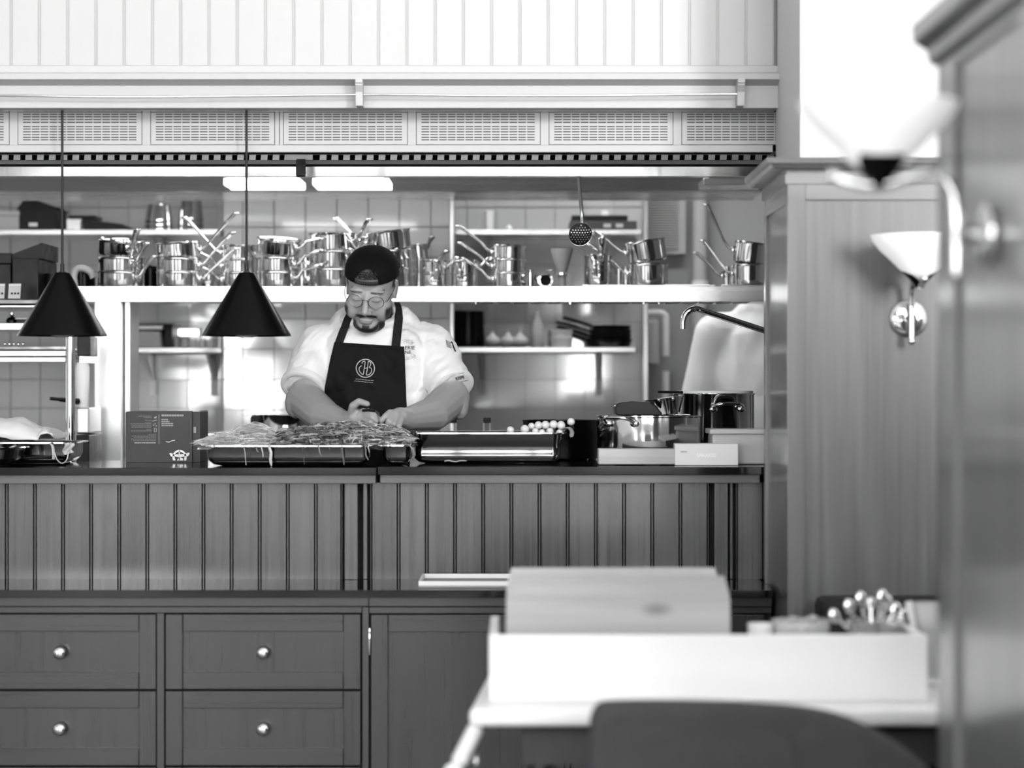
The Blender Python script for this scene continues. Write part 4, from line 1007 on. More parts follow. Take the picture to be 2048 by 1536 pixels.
def words(x0_, x1_, y_, h_, right=False):
    """a run of word-like print marks, too small to read"""
    x_ = x0_
    while x_ < x1_:
        l_ = rng.uniform(2, 6); wr.append((x_, min(x1_, x_ + l_), y_, y_ + h_)); x_ += l_ + .8
for q in ((277, 303, 831.5, 1.4), (288, 303, 834.5, 1.4), (290, 303, 840, 1.2), (290, 303, 845, 1.2), (261, 303, 847, 1.3), (262, 303, 850.5, 1.3), (263, 303, 853.5, 1.3), (293, 303, 858.5, 1.2), (262, 303, 861, 1.5), (297, 312, 868.8, 1.2), (264, 312, 871.5, 1.3), (268, 312, 874.5, 1.3), (262, 312, 877.5, 1.3), (266, 312, 880.5, 1.3)): words(*q)
on_box('small_print', wr, PRINT_M2)
wr = []
for q in ((323, 367, 829, 3.6), (323, 336, 838, 2.2), (323, 339, 842, 2.2), (323, 346, 846, 2.2), (323, 347, 850, 2.2), (269, 312, 884.5, 2.4)): words(*q)
on_box('print_line', wr, PRINT_M)
on_box('pictogram', [(308, 313, 834, 836.5), (311, 313.5, 832.5, 834), (304, 309, 841.5, 842.6), (308, 314, 840, 841.2), (306, 308.5, 849.2, 851), (309, 311.5, 846.5, 848.2), (311, 314, 851, 852.6), (308, 309.2, 856, 864), (312, 313.2, 856, 864), (308, 313.2, 856, 857), (308, 313.2, 863, 864)], PRINT_M)
b = nb(); tube(b, smooth_path([P(332, 883, YC - .0008), P(338, 884, YC - .0008), P(344, 881.5, YC - .0008), P(350, 880.5, YC - .0008)], 5), .001, 6); obj('swoosh', b, PRINT_W, cbx, 60)
# winged dome emblem
b = nb()
def arc_ribbon(cx_, cy_, r0, r1, a0, a1, n=20):
    A = [b.verts.new(P(cx_ + r0 * math.cos(R(a0 + (a1 - a0) * k / n)), cy_ - r0 * math.sin(R(a0 + (a1 - a0) * k / n)), YC - .0008)) for k in range(n + 1)]
    B = [b.verts.new(P(cx_ + r1 * math.cos(R(a0 + (a1 - a0) * k / n)), cy_ - r1 * math.sin(R(a0 + (a1 - a0) * k / n)), YC - .0008)) for k in range(n + 1)]
    for i in range(n): b.faces.new((A[i], A[i + 1], B[i + 1], B[i]))
def poly(pts): b.faces.new([b.verts.new(P(x_, y_, YC - .0008)) for x_, y_ in pts])
arc_ribbon(359, 914, 10.5, 14.2, 10, 170)
for q in ([(338.5, 907), (342, 906), (348, 909), (349, 911.5), (347, 913.5), (342, 913), (341, 911)], [(378.5, 905), (379, 908), (376.5, 912), (371, 914), (369, 911.5), (370, 908.5), (374, 906)],
          [(344.5, 914), (349, 913), (351, 921), (346, 921)], [(369, 913), (373.5, 914), (372.5, 921), (368, 921)], [(348, 909), (358, 908.5), (358, 914.5), (349, 913)], [(359.5, 908.5), (371, 908), (369.5, 913), (359.5, 914.5)],
          [(355, 919), (359, 914), (366, 917), (366, 921), (354, 921)], [(357.6, 901), (359.6, 901), (359.6, 920), (357.6, 920)]): poly(q)
o = obj('emblem', b, PRINT_W, cbx); o['kind'] = 'stuff'
b = nb(); box(b, X(386, YC), X(391, YC), YC + .0105, YC + .012, Z(866, YC), Z(854, YC)); obj('side_label', b, PRINT_M, cbx)
# steel pots at right
def potp(name, label, px0, px1, pytop, Y0, m, az, handles=2, hz=.9, hl=.035):
    r = (X(px1, Y0) - X(px0, Y0)) / 2
    return pot(name, label, (X((px0 + px1) / 2, Y0), Y0, zp + .002), r, Z(pytop, Y0 - r) - zp - .002, m, handles, az, 'pots on the pass', hz, hl)
potp('stock_pot', 'wide steel pot with looped handles behind the pale board', 1194, 1402, 832, 7.08, STEEL, -125)
potp('stock_pot', 'taller bright steel pot behind the clear plastic tub', 1346, 1508, 787, 7.44, STEEL, -75, 2, .8, .025)
potp('stock_pot', 'black pot behind the spring onions', 1046, 1196, 841, 7.37, BLACKG, 20, 0)
SHELFB = thing('back_bench', (.4, 7.6, 0), 'low steel bench behind the pass carrying the tall pots', 'bench')
b = nb(); box(b, X(1000, 7.3), .95, 7.305, 7.72, zp - .02, zp + .0015, .002); obj('top', b, BRUSH, SHELFB)
for q in (.1, .9):
    b = nb(); tube(b, [(q, 7.6, 0), (q, 7.6, zp - .02)], .02, 14); obj('leg', b, BRUSHV, SHELFB, 60)
# lid of the tall pot and the long dark spoon across it
t = thing('pot_lid', P(1425, 785, 7.44), 'flat pale lid on the taller steel pot', 'lid')
b = nb(); zc_ = Z(787, 7.35) + .0005; r_ = 78 * 7.44 / F
lathe(b, [(0, zc_), (r_, zc_), (r_ * 1.0, zc_ + .007), (r_ * .9, zc_ + .008), (0, zc_ + .009)], 48, (X(1428, 7.44), 7.44, 0)); obj('disc', b, PAPER, t, 40)
b = nb(); tube(b, [P(1316, 784, 7.34), P(1350, 784.5, 7.36), P(1420, 785, 7.44)], .0042, 10); obj('handle', b, BLACKP, t, 60)
# tilted pan and black pan standing on the wide pot
t = thing('frying_pan', P(1280, 830, 7.1), 'black pan tilted on its edge on top of the wide steel pot', 'frying pan')
b = nb(); kk = 7.1 / F
prism(b, [(X(1229, 7.1), Z(827, 7.1)), (X(1228, 7.1), Z(813, 7.1)), (X(1234, 7.1), Z(805, 7.1)), (X(1260, 7.1), Z(801.5, 7.1)), (X(1297, 7.1), Z(803.5, 7.1)), (X(1309, 7.1), Z(811, 7.1)), (X(1322, 7.1), Z(827, 7.1)), (X(1318, 7.1), Z(831, 7.1)), (X(1234, 7.1), Z(831, 7.1))], 'y', 7.02, 7.16); o = obj('body', b, BLACKM, t)
bv = o.modifiers.new('soft', 'BEVEL'); bv.width = .006; bv.segments = 3
b = nb(); ball(b, P(1230, 812, 7.02), .004); obj('rivet', b, STEEL, t, 60)
t = thing('steel_bowl', P(1335, 831, 7.3), 'steel conical pan leaning between the two big pots', 'bowl')
b = nb(); lathe(b, [(0, 0), (.032, 0), (.04, .004), (.058, .05), (.06, .05), (.042, .002), (0, -.002)], 36, P(1332, 829, 7.22), Matrix.Rotation(R(-8), 3, 'Y')); obj('bowl', b, STEEL, t, 40)
b = nb(); ball(b, P(1318, 800, 7.15), .006); ball(b, P(1346, 797, 7.15), .006); obj('rivet', b, STEEL, t, 60); 
# clear tub, boxes, board
t = thing('plastic_tub', (X(1478, 6.95), 6.97, zp + .002), 'clear lidded plastic tub half filled, against the partition', 'tub')
x0, x1 = X(1421, 6.95), X(1545, 6.95); z0 = zp + .002
b = nb(); box(b, x0, x1, 6.88, 7.04, z0, Z(868, 6.9), .006); obj('body', b, FROST, t)
b = nb(); box(b, x0 - .008, x1 + .004, 6.872, 7.048, Z(868, 6.9), Z(858, 6.9), .003); obj('lid', b, FROST, t)
b = nb(); box(b, x0 + .004, x1 - .004, 6.885, 7.035, z0 + .002, Z(901, 6.9), .002); obj('contents', b, PAPER2, t)
bx = nb(); YX = 6.80
t = thing('carton', (X(1414, YX), YX + .05, zp + .002), 'white oblong carton with pale lettering lying in front of the plastic tub', 'carton', None, (0, 0, R(-1.5)))
wd = 63 * YX / F
b = nb(); box(b, -wd, wd, -.05, .05, .0005, 43 * YX / F, .001); lobj('body', b, PAPER, t)
b = nb(); box(b, -wd - .001, -wd, -.045, .045, .004, 40 * YX / F); lobj('end_flap', b, PAPER2, t)
me = text_mesh('SAKAKES', .0135, .0004); me.transform(Matrix.Rotation(R(90), 4, 'X')); me.transform(Matrix.Translation((-.028, -.0506, .024)))
o = link(bpy.data.objects.new('lettering', me)); o.parent = t; me.materials.append(mat('print_bright', .95, .6)); o['kind'] = 'stuff'
b = nb(); box(b, -.073, -.055, -.0506, -.0500, .037, .0395); lobj('brand_mark', b, PRINT_M, t)
t = thing('chopping_board', (X(1275, 6.85), 6.86, zp + .002), 'pale oblong board lying on the pass left of the white carton', 'board')
b = nb(); box(b, X(1197, 6.82), X(1352, 6.82), 6.82, 6.92, zp + .004, Z(898, 6.82), .003); obj('board', b, WOOD_L, t)
for a in (1199, 1290):
    b = nb(); box(b, X(a, 6.82), X(a + 30, 6.82), 6.83, 6.91, zp + .0018, zp + .004); obj('foot', b, BLACKP, t)
# spring onions in the deep pan: bulb and stalk each
ON = mat('onion_white', .66, .4, coat=.2); OG = mat('onion_stalk', .22, .5)
spots = [(1021, 860, 1.0), (1050, 858, 1.15), (1063, 852, .9), (1077, 850, 1.05), (1091, 849.5, 1.1), (1107, 848.5, 1.1), (1122, 850, 1.12), (1142, 843, 1.0), (1071, 862, .9), (1084, 864, .85), (1100, 862, .95), (1119, 865, .9)]
words_ = ['farthest left, alone on the pan rim', 'big, second from the left', 'tucked low behind the big left one', 'upper row, third counted from the right', 'upper row, beside its twin in the middle', 'upper row, second of the right pair', 'upper row, rightmost of the close row', 'topmost, leaning over the right rim', 'lower row, first from the left', 'lower row, second from the left', 'lower row, third from the left', 'lower row, rightmost']
words_[3] = 'upper row, leftmost of the close row'; words_[4] = 'upper row, second of the close row'; words_[5] = 'upper row, third of the close row'; words_[6] = 'upper row, last of the close row'
for (px, py, s), wd_ in zip(spots, words_):
    Yb = 7.02 if py < 855 else 7.0; c = P(px, py, Yb); k = 7.8 * s * Yb / F
    dx = (px - 1085) * .0006
    t = thing('spring_onion', c - Vector((0, 0, k)), 'spring onion bulb ' + wd_, 'spring onion', 'spring onions in the deep pan')
    q = Vector((0, 0, 1)).rotation_difference(Vector((dx, 1, -.12)).normalized()).to_matrix()
    b = nb(); lathe(b, [(0, -k * .35), (k * .35, -k * .3), (k * .8, 0), (k * 1.0, k * .8), (k * .9, k * 1.8), (k * .6, k * 3.2), (k * .5, k * 5), (0, k * 5)], 18, c, q); obj('bulb', b, ON, t, 60)
    b = nb(); tube(b, [c + q @ Vector((0, 0, k * 4.9)), c + q @ Vector((0, 0, .11)), c + q @ Vector((.004, 0, .19))], [k * .5, k * .55, k * .3], 8); obj('stalk', b, OG, t, 60)
t = thing('spring_onion', P(1140, 870, 7.02), 'dark limp onion top drooping over the right rim of the deep pan', 'spring onion', 'spring onions in the deep pan')
b = nb(); tube(b, smooth_path([P(1128, 858, 7.02), P(1138, 856, 6.98), P(1144, 864, 6.95), P(1142, 874, 6.94)], 4), [.006] * 12 + [.003], 8, True, .5); obj('stalk', b, OG, t, 60)
b = nb(); ball(b, P(1127, 859, 7.03), .006); obj('bulb', b, ON, t, 60)
# peeled strip on the stone
b = nb(); tube(b, smooth_path([P(889, 922.5, 6.79), P(897, 921, 6.79), P(904, 922.5, 6.79), P(912, 923.5, 6.79), P(920, 921.5, 6.79), P(933, 921.5, 6.79)], 4), [.004] * 20 + [.003], 8, True, .35)
tag(obj('peel_strip', b, ON, None, 60), 'curled white peel lying on the stone in front of the deep pan', 'peel')
# tap
tp = thing('tap', (X(1560, 7.4), 7.5, zp + .0015), 'chrome tap spout reaching out from behind the wooden partition', 'tap')
b = nb(); tube(b, smooth_path([P(1366.5, 658, 7.34), P(1367, 642, 7.34), P(1372, 628, 7.34), P(1382, 620, 7.34), P(1394, 618.5, 7.35), P(1420, 626, 7.36), P(1525, 660, 7.43), P(1590, 682, 7.5)], 6), 6.2 * 7.4 / F, 18); obj('spout', b, CHROME, tp, 60)
b = nb(); tube(b, [P(1590, 682, 7.5), Vector((X(1590, 7.5), 7.5, zp + .0015))], .014, 18); obj('riser', b, CHROME, tp, 60)
# shaker-like stands behind the chef's elbow
for px, lb in ((974, 'small black-topped wire stand right of the chef elbow'), (906, 'thin wire stand under the chef elbow')):
    t = thing('wire_stand', P(px, 866, 8.3), lb, 'stand')
    b = nb(); box(b, X(px - 8, 8.3), X(px + 8, 8.3), 8.28, 8.32, Z(846, 8.3), Z(835, 8.3), .004); obj('cap', b, BLACKP, t)
    for s in (-6, 6):
        b = nb(); tube(b, [P(px + s, 846, 8.3), P(px + s, 900, 8.3)], .0025, 8); obj('leg', b, BRUSHV, t, 60)
# range bench behind the chef
rg = thing('cooking_range', (-.6, 8.5, 0), 'steel cooking range behind the chef, mostly hidden by the pass', 'range')
b = nb(); box(b, X(420, 8.3), X(1160, 8.3), 8.26, 8.9, 0, Z(868, 8.3) - .004, .004); obj('body', b, BRUSH, rg)
b = nb(); box(b, X(418, 8.3), X(1162, 8.3), 8.25, 8.91, Z(868, 8.3) - .004, Z(866, 8.3), .002); obj('hob_top', b, STEEL, rg)
t = thing('saucepan', P(556, 866, 8.45), 'wide pale saucepan on the range behind the chef with black handle end', 'saucepan')
b = nb(); lathe(b, [(0, Z(866, 8.3) + .0005), (.11, Z(866, 8.3) + .0005), (.115, Z(842, 8.45)), (.118, Z(830, 8.45)), (.112, Z(830, 8.45)), (.108, Z(860, 8.45)), (0, Z(862, 8.45))], 44, (X(575, 8.45), 8.45, 0)); obj('body', b, STEEL, t, 40)
b = nb(); box(b, X(503, 8.4), X(524, 8.4), 8.36, 8.44, Z(848, 8.4), Z(831, 8.4), .008); obj('handle', b, BLACKP, t)
b = nb(); tube(b, [P(494, 829, 8.4), P(560, 829, 8.4)], .003, 8); obj('rod', b, STEEL, t, 60)
# shredded vegetables: uncountable strips over mounds
def shred(name, label, m, px0, px1, top, Yc, dep, n, lmin, lmax, wid, seed, hang):
    rg_ = random.Random(seed); b = nb(); vs_ = []; lay = b.verts.layers.float.new('tone')
    def H(px, y):
        q = 0
        for (a, ya), (c_, yc) in zip(top, top[1:]):
            if a <= px <= c_: q = ya + (yc - ya) * (px - a) / (c_ - a)
        if not q: q = top[0][1] if px < top[0][0] else top[-1][1]
        base = Z(892, Yc); t_ = (y - Yc) / dep
        return base + max(0, Z(q, Yc) - base) * max(0, 1 - t_ * t_) ** .6
    gx, gy = 60, 16; grid = []
    for i in range(gx + 1):
        px = px0 + (px1 - px0) * i / gx; row = []
        for j in range(gy + 1):
            y = Yc - dep + 2 * dep * j / gy; x_ = X(px, Yc)
            row.append(b.verts.new((x_, y, H(px, y) - .006 + .004 * noise.noise(Vector((x_ * 60, y * 60, seed))))))
        grid.append(row)
    for i in range(gx):
        for j in range(gy): b.faces.new((grid[i][j], grid[i + 1][j], grid[i + 1][j + 1], grid[i][j + 1]))
    def strip(pts, w_):
        pts = smooth_path(pts, 2); prev = None
        nrm = Vector((rg_.gauss(0, 1), rg_.gauss(0, 1), rg_.gauss(0, 1))).normalized(); tn = rg_.random() ** 1.6
        for i, p in enumerate(pts):
            tg = (pts[min(i + 1, len(pts) - 1)] - pts[max(0, i - 1)]).normalized(); s = tg.cross(nrm)
            s = s.normalized() * w_ * (1 if 0 < i < len(pts) - 1 else .4) if s.length > 1e-5 else Vector((w_, 0, 0)); u = s.cross(tg).normalized() * w_ * .5
            cur = [b.verts.new(p + s), b.verts.new(p + u), b.verts.new(p - s)]
            for v_ in cur: v_[lay] = tn
            if prev:
                b.faces.new((prev[0], prev[1], cur[1], cur[0])); b.faces.new((prev[1], prev[2], cur[2], cur[1])); b.faces.new((prev[2], prev[0], cur[0], cur[2]))
            prev = cur
    for _ in range(n):
        px = rg_.uniform(px0, px1); y = rg_.uniform(Yc - dep, Yc + dep * .6); x_ = X(px, Yc); z_ = H(px, y)
        L_ = rg_.uniform(lmin, lmax); a = rg_.uniform(0, 6.28); d = Vector((math.cos(a), math.sin(a) * .7, 0)) * L_ / 2
        c = Vector((x_, y, z_ + rg_.uniform(-.002, .006))); bow = rg_.uniform(-.3, .6) * L_ * .5; sd = Vector((-d.y, d.x, 0)) * rg_.uniform(-.6, .6)
        def dn(p):
            pxp = p.x * F / Yc + 1024; hz_ = H(pxp, p.y); p.z = min(max(p.z, hz_ - .004), hz_ + .012); return p
        strip([dn(c - d + sd * .5), dn(c - d * .4 + Vector((0, 0, bow * .5))), dn(c + d * .4 - sd * .3 + Vector((0, 0, bow * .5))), dn(c + d)], wid * rg_.uniform(.6, 1.3))
    for (hx, hy0, hy1, hw) in hang:      # strands trailing over the pan rim
        y_ = 6.772
        strip([P(hx, hy0 - 4, y_ + .03), P(hx - 2 + rg_.uniform(-2, 2), hy0, y_ + .003), P(hx - 1 + rg_.uniform(-2, 2), (hy0 * 2 + hy1) / 3, y_ - .004), P(hx + rg_.uniform(-1, 4), (hy0 + 2 * hy1) / 3, y_ - .004), P(hx + rg_.uniform(0, 6), hy1, y_ - .003)], hw)
    o = obj(name, b, m); tag(o, label, 'food', kind='stuff'); return o
def shred_mat(name, lo, hi):
    m, nt, b_ = nodes_of(name); at = nt.nodes.new('ShaderNodeAttribute'); at.attribute_name = 'tone'
    r_ = nt.nodes.new('ShaderNodeMapRange'); r_.inputs[3].default_value = lo; r_.inputs[4].default_value = hi
    nt.links.new(at.outputs['Fac'], r_.inputs[0]); nt.links.new(r_.outputs[0], b_.inputs['Base Color']); b_.inputs['Roughness'].default_value = .35; b_.inputs['Coat Weight'].default_value = .3
    return m
PALE = shred_mat('shredded_pale', .34, .8); GREEN = shred_mat('shredded_green', .045, .42); MIX = shred_mat('shredded_light_green', .09, .62)
shred('shredded_radish', 'pale shredded vegetable heaped at the left of the wide pan', PALE, 406, 566, [(400, 888), (440, 872), (475, 862), (500, 852), (518, 852), (545, 866), (570, 886)], 6.93, .13, 900, .02, .07, .0011, 1, [(490, 892, 930, .0022), (541, 892, 932, .0038), (513, 892, 904, .0012), (526, 890, 915, .001)])
shred('shredded_leek', 'dark shredded greens heaped in the middle of the wide pan', GREEN, 545, 690, [(545, 880), (566, 863), (600, 860), (640, 854), (670, 850), (690, 852)], 6.93, .13, 900, .015, .05, .0019, 2, [(606, 892, 930, .002), (640, 892, 911, .0016), (655, 888, 900, .001)])
shred('shredded_leek', 'lighter shredded greens piled under the chef hands', MIX, 672, 826, [(672, 852), (700, 847), (725, 849), (745, 855), (770, 858), (795, 860), (812, 866), (826, 882)], 6.98, .15, 1000, .018, .06, .0018, 4, [(686, 892, 930, .0026), (731, 890, 920, .0024), (738, 890, 906, .0014), (822, 888, 900, .0014)])
# ================================================================ the chef
def skin_material():
    m, nt, b = nodes_of('skin')
    at = nt.nodes.new('ShaderNodeAttribute'); at.attribute_name = 'hair'
    tc = nt.nodes.new('ShaderNodeTexCoord'); n = nt.nodes.new('ShaderNodeTexNoise'); n.inputs['Scale'].default_value = 260; n.inputs['Detail'].default_value = 3
    nt.links.new(tc.outputs['Object'], n.inputs['Vector'])
    ad = nt.nodes.new('ShaderNodeMath'); ad.operation = 'MULTIPLY_ADD'; ad.inputs[1].default_value = .5; ad.inputs[2].default_value = -.25
    nt.links.new(n.outputs[0], ad.inputs[0])
    sm = nt.nodes.new('ShaderNodeMath'); sm.operation = 'ADD'; nt.links.new(at.outputs['Fac'], sm.inputs[0]); nt.links.new(ad.outputs[0], sm.inputs[1])
    ml = nt.nodes.new('ShaderNodeMath'); ml.operation = 'MULTIPLY'; nt.links.new(sm.outputs[0], ml.inputs[0])
    gt = nt.nodes.new('ShaderNodeMath'); gt.operation = 'GREATER_THAN'; gt.inputs[1].default_value = .02; nt.links.new(at.outputs['Fac'], gt.inputs[0]); nt.links.new(gt.outputs[0], ml.inputs[1])
    mr = nt.nodes.new('ShaderNodeMapRange'); mr.inputs[1].default_value = .05; mr.inputs[2].default_value = .85; nt.links.new(ml.outputs[0], mr.inputs[0])
    mx = nt.nodes.new('ShaderNodeMix'); mx.data_type = 'RGBA'; mx.inputs[6].default_value = g(.33); mx.inputs[7].default_value = g(.012)
    nt.links.new(mr.outputs[0], mx.inputs[0]); nt.links.new(mx.outputs[2], b.inputs['Base Color'])
    b.inputs['Roughness'].default_value = .5; b.inputs['Subsurface Weight'].default_value = .15; b.inputs['Subsurface Radius'].default_value = (.006, .006, .006); b.inputs['Subsurface Scale'].default_value = .6
    n2 = nt.nodes.new('ShaderNodeTexNoise'); n2.inputs['Scale'].default_value = 380; nt.links.new(tc.outputs['Object'], n2.inputs['Vector'])
    bp = nt.nodes.new('ShaderNodeBump'); bp.inputs['Strength'].default_value = .12; bp.inputs['Distance'].default_value = .001
    nt.links.new(n2.outputs[0], bp.inputs['Height']); nt.links.new(bp.outputs[0], b.inputs['Normal'])
    return m
SKIN = skin_material()
JACKET = mat('white_jacket_cotton', .78, .8, bump=.08, bscale=700)
APRON = mat('black_apron_cotton', .006, .85, spec=.2, bump=.15, bscale=900)
STRAPM = mat('grey_black_strap', .014, .85, spec=.2)
TROUSERS = mat('dark_trousers', .02, .8)
CAPM = mat('black_cap_cotton', .004, .85, spec=.15, bump=.2, bscale=1200)
HAIRM = mat('dark_hair', .02, .45, bump=.5, bscale=150, stretch=(1, 1, .15))

YT = 7.64                                   # torso centre
ch = thing('person', (X(750, YT), YT, 0), 'person in white short-sleeved chef jacket, black bib apron and backwards black cap, looking down at the vegetables', 'person')
ch['label'] = 'person in white chef jacket, black apron, glasses and backwards cap preparing vegetables'
YHD = 7.50                                  # head centre
HC = P(742, 572, YHD)
HM = Matrix.Rotation(R(5), 3, 'Y') @ Matrix.Rotation(R(-5), 3, 'Z') @ Matrix.Rotation(R(28), 3, 'X')
# local head frame: x right of picture, -y forward, z up; pitched so the face looks down
def hp(x_, y_, z_): return HC + HM @ Vector((x_, y_, z_))
sk_ = nb()
def hb(c, r, sub=3): ball(sk_, hp(*c), r, HM, sub)
hb((0, .012, .03), (.0745, .094, .08))
hb((0, -.028, -.03), (.066, .066, .088)); hb((0, .01, -.012), (.0725, .078, .07))
hb((0, -.018, -.07), (.066, .064, .05))
for s in (-1, 1):
    hb((s * .043, -.05, -.05), (.031, .035, .04))
    hb((s * .029, -.0725, .0175), (.027, .0125, .0075))
    hb((s * .031, -.080, -.0035), (.0165, .0145, .0105))
    hb((s * .0125, -.103, -.043), (.0085, .011, .0075))
    hb((s * .0735, .012, -.010), (.0065, .015, .028))
    capsule(sk_, hp(s * .077, .022, .014), hp(s * .0795, .026, -.006), .0048, .0042); capsule(sk_, hp(s * .0795, .026, -.006), hp(s * .075, .008, -.036), .0042, .005)
    capsule(sk_, hp(s * .077, .022, .014), hp(s * .076, .004, .017), .0048, .004)
hb((0, -.069, -.103), (.038, .027, .023))
hb((0, -.03, -.112), (.052, .05, .026))
capsule(sk_, hp(0, -.083, .006), hp(0, -.112, -.037), .0075, .0118)
hb((0, -.1, -.045), (.012, .012, .007))
hb((0, -.0885, -.0715), (.024, .0125, .0055)); hb((0, -.0885, -.0805), (.021, .012, .0065))
# neck, trunk and limbs (mostly clothed)
capsule(sk_, hp(0, .02, -.04), P(748, 652, 7.62), .058, .072)
ball(sk_, P(752, 740, YT), (.15, .11, .2)); ball(sk_, P(755, 880, YT), (.16, .12, .2))
zfl = 0
for s in (-1, 1):
    hip = Vector((X(752, YT) + s * .09, YT, .86)); kn = Vector((X(752, YT) + s * .11, YT - .02, .48)); an = Vector((X(752, YT) + s * .12, YT + .01, .09))
    capsule(sk_, hip, kn, .085, .06); capsule(sk_, kn, an, .058, .042); capsule(sk_, an + Vector((0, .02, -.045)), an + Vector((s * .02, -.15, -.05)), .036, .034)
def chain(pts, rs):
    for (p, q), (r1, r2) in zip(zip(pts, pts[1:]), zip(rs, rs[1:])): capsule(sk_, p, q, r1, r2)
# his right arm (left in the picture)
chain([P(654, 712, 7.62), P(610, 800, 7.5), P(650, 834, 7.36), P(692, 847, 7.245)], [.05, .059, .052, .034])
ball(sk_, P(592, 806, 7.5), (.036, .045, .05))
# his left arm
chain([P(848, 712, 7.62), P(903, 796, 7.52), P(866, 828, 7.38), P(815, 838, 7.25)], [.05, .058, .053, .035])
ball(sk_, P(919, 812, 7.5), (.03, .04, .045))
# right hand: palm, thumb over the knife, four curled fingers
def fin(pts, r0=.0092, r1=.0075):
    n = len(pts); chain(pts, [r0 + (r1 - r0) * k / (n - 1) for k in range(n)])
chain([P(694, 845, 7.24), P(712, 835, 7.205), P(724, 832, 7.19)], [.031, .029, .021])
ball(sk_, P(713, 838, 7.205), (.031, .024, .029))
fin([P(703, 830, 7.20), P(706, 812, 7.175), P(718, 803, 7.165), P(735, 808, 7.155)], .0145, .0088)
fin([P(725, 822, 7.18), P(741, 823, 7.155), P(754, 828, 7.152), P(755, 839, 7.16)])
fin([P(726, 831, 7.178), P(744, 835, 7.146), P(753, 842, 7.148), P(748, 850, 7.16)])
fin([P(723, 840, 7.178), P(740, 846, 7.148), P(746, 853, 7.152), P(738, 858, 7.165)])
fin([P(716, 847, 7.18), P(730, 855, 7.155), P(735, 861, 7.16)], .0085, .007)
# left hand: back of the hand up, fingers reaching down into the greens
chain([P(814, 838, 7.245), P(800, 834, 7.21), P(790, 832, 7.19)], [.033, .03, .022])
ball(sk_, P(796, 836, 7.205), (.031, .024, .027))
fin([P(780, 824, 7.185), P(770, 832, 7.165), P(763, 842, 7.165), P(762, 850, 7.175)])
fin([P(786, 828, 7.178), P(777, 842, 7.152), P(772, 856, 7.158), P(771, 864, 7.17)])
fin([P(795, 833, 7.176), P(788, 848, 7.148), P(783, 861, 7.155), P(781, 868, 7.17)])
fin([P(804, 838, 7.178), P(799, 852, 7.155), P(794, 862, 7.16), P(791, 868, 7.172)], .0085, .007)
fin([P(798, 846, 7.195), P(782, 852, 7.185), P(768, 853, 7.182)], .0125, .0088)
me = remeshed(sk_, .0031, 5, .5)
# hair density (beard, brows, scalp) as a property of the skin
at = me.attributes.new('hair', 'FLOAT', 'POINT'); HI = HM.inverted()
def sstep(a, c, x_): t_ = min(1, max(0, (x_ - a) / (c - a))); return t_ * t_ * (3 - 2 * t_)
hv = []
for i, v in enumerate(me.vertices):
    l = HI @ (v.co - HC); d = 0
    if l.length < .19 and l.z > -.16:
        x_, y_, z_ = l
        ax = abs(x_)
        # jaw line beard: lower rim of the face up to the ears
        jaw = sstep(.0, .014, -.093 + .55 * max(0, ax - .018) - z_) * (1 if y_ < .03 else 0)
        side = sstep(.052, .064, ax) * sstep(-.028, -.045, z_) * sstep(.03, .0, y_)
        mous = sstep(.0075, .003, abs(z_ + .0605 + .25 * max(0, ax - .008))) * sstep(.038, .028, ax) * (.55 + .45 * sstep(.002, .008, ax)) * (1 if y_ < -.06 else 0)
        chin = sstep(.016, .008, ax) * sstep(-.088, -.094, z_) * (1 if y_ < -.06 else 0)
        brow = sstep(.0042, .0018, abs(z_ - .0175 + .12 * max(0, ax - .035) + .06 * max(0, .035 - ax))) * sstep(.010, .016, ax) * sstep(.056, .05, ax) * (1 if y_ < -.05 else 0) * .62
        lash = sstep(.0022, .0012, abs(z_ + .0095)) * sstep(.016, .02, ax) * sstep(.048, .044, ax) * (1 if y_ < -.07 else 0) * .7
        scalp = sstep(.056, .064, z_) * .7
        temple = sstep(.066, .07, ax) * sstep(-.01, .01, z_) * sstep(-.025, -.01, y_) * .8 * (1 if ax < .0755 else 0)
        nape = (1 if y_ > .05 else 0) * sstep(-.06, -.03, z_)
        d = max(jaw, side, mous, chin * .9, brow, lash, scalp, temple, nape)
    hv.append(d)
at.data.foreach_set('value', hv)
body = mobj('body', me, SKIN, ch, 180)
# ---- jacket
jk = nb()
ball(jk, P(751, 728, YT - .0), (.192, .138, .20)); ball(jk, P(754, 850, YT - .01), (.205, .165, .26)); 
capsule(jk, P(652, 692, 7.63), P(850, 692, 7.63), .072, .074)
capsule(jk, P(698, 655, 7.64), P(798, 653, 7.64), .066, .066)
ball(jk, P(748, 645, 7.635), (.10, .08, .05))
ball(jk, P(700, 735, 7.60), (.1, .115, .14)); ball(jk, P(800, 735, 7.60), (.1, .115, .14))
def sleeve(a, c, r1, r2):
    capsule(jk, a, c, r1, r2, 24, True)
sleeve(P(641, 696, 7.63), P(607, 776, 7.515), .076, .070)
sleeve(P(860, 696, 7.63), P(903, 776, 7.525), .076, .070)
capsule(jk, P(655, 700, 7.62), P(640, 760, 7.60), .07, .05); capsule(jk, P(845, 700, 7.62), P(858, 760, 7.60), .07, .05)
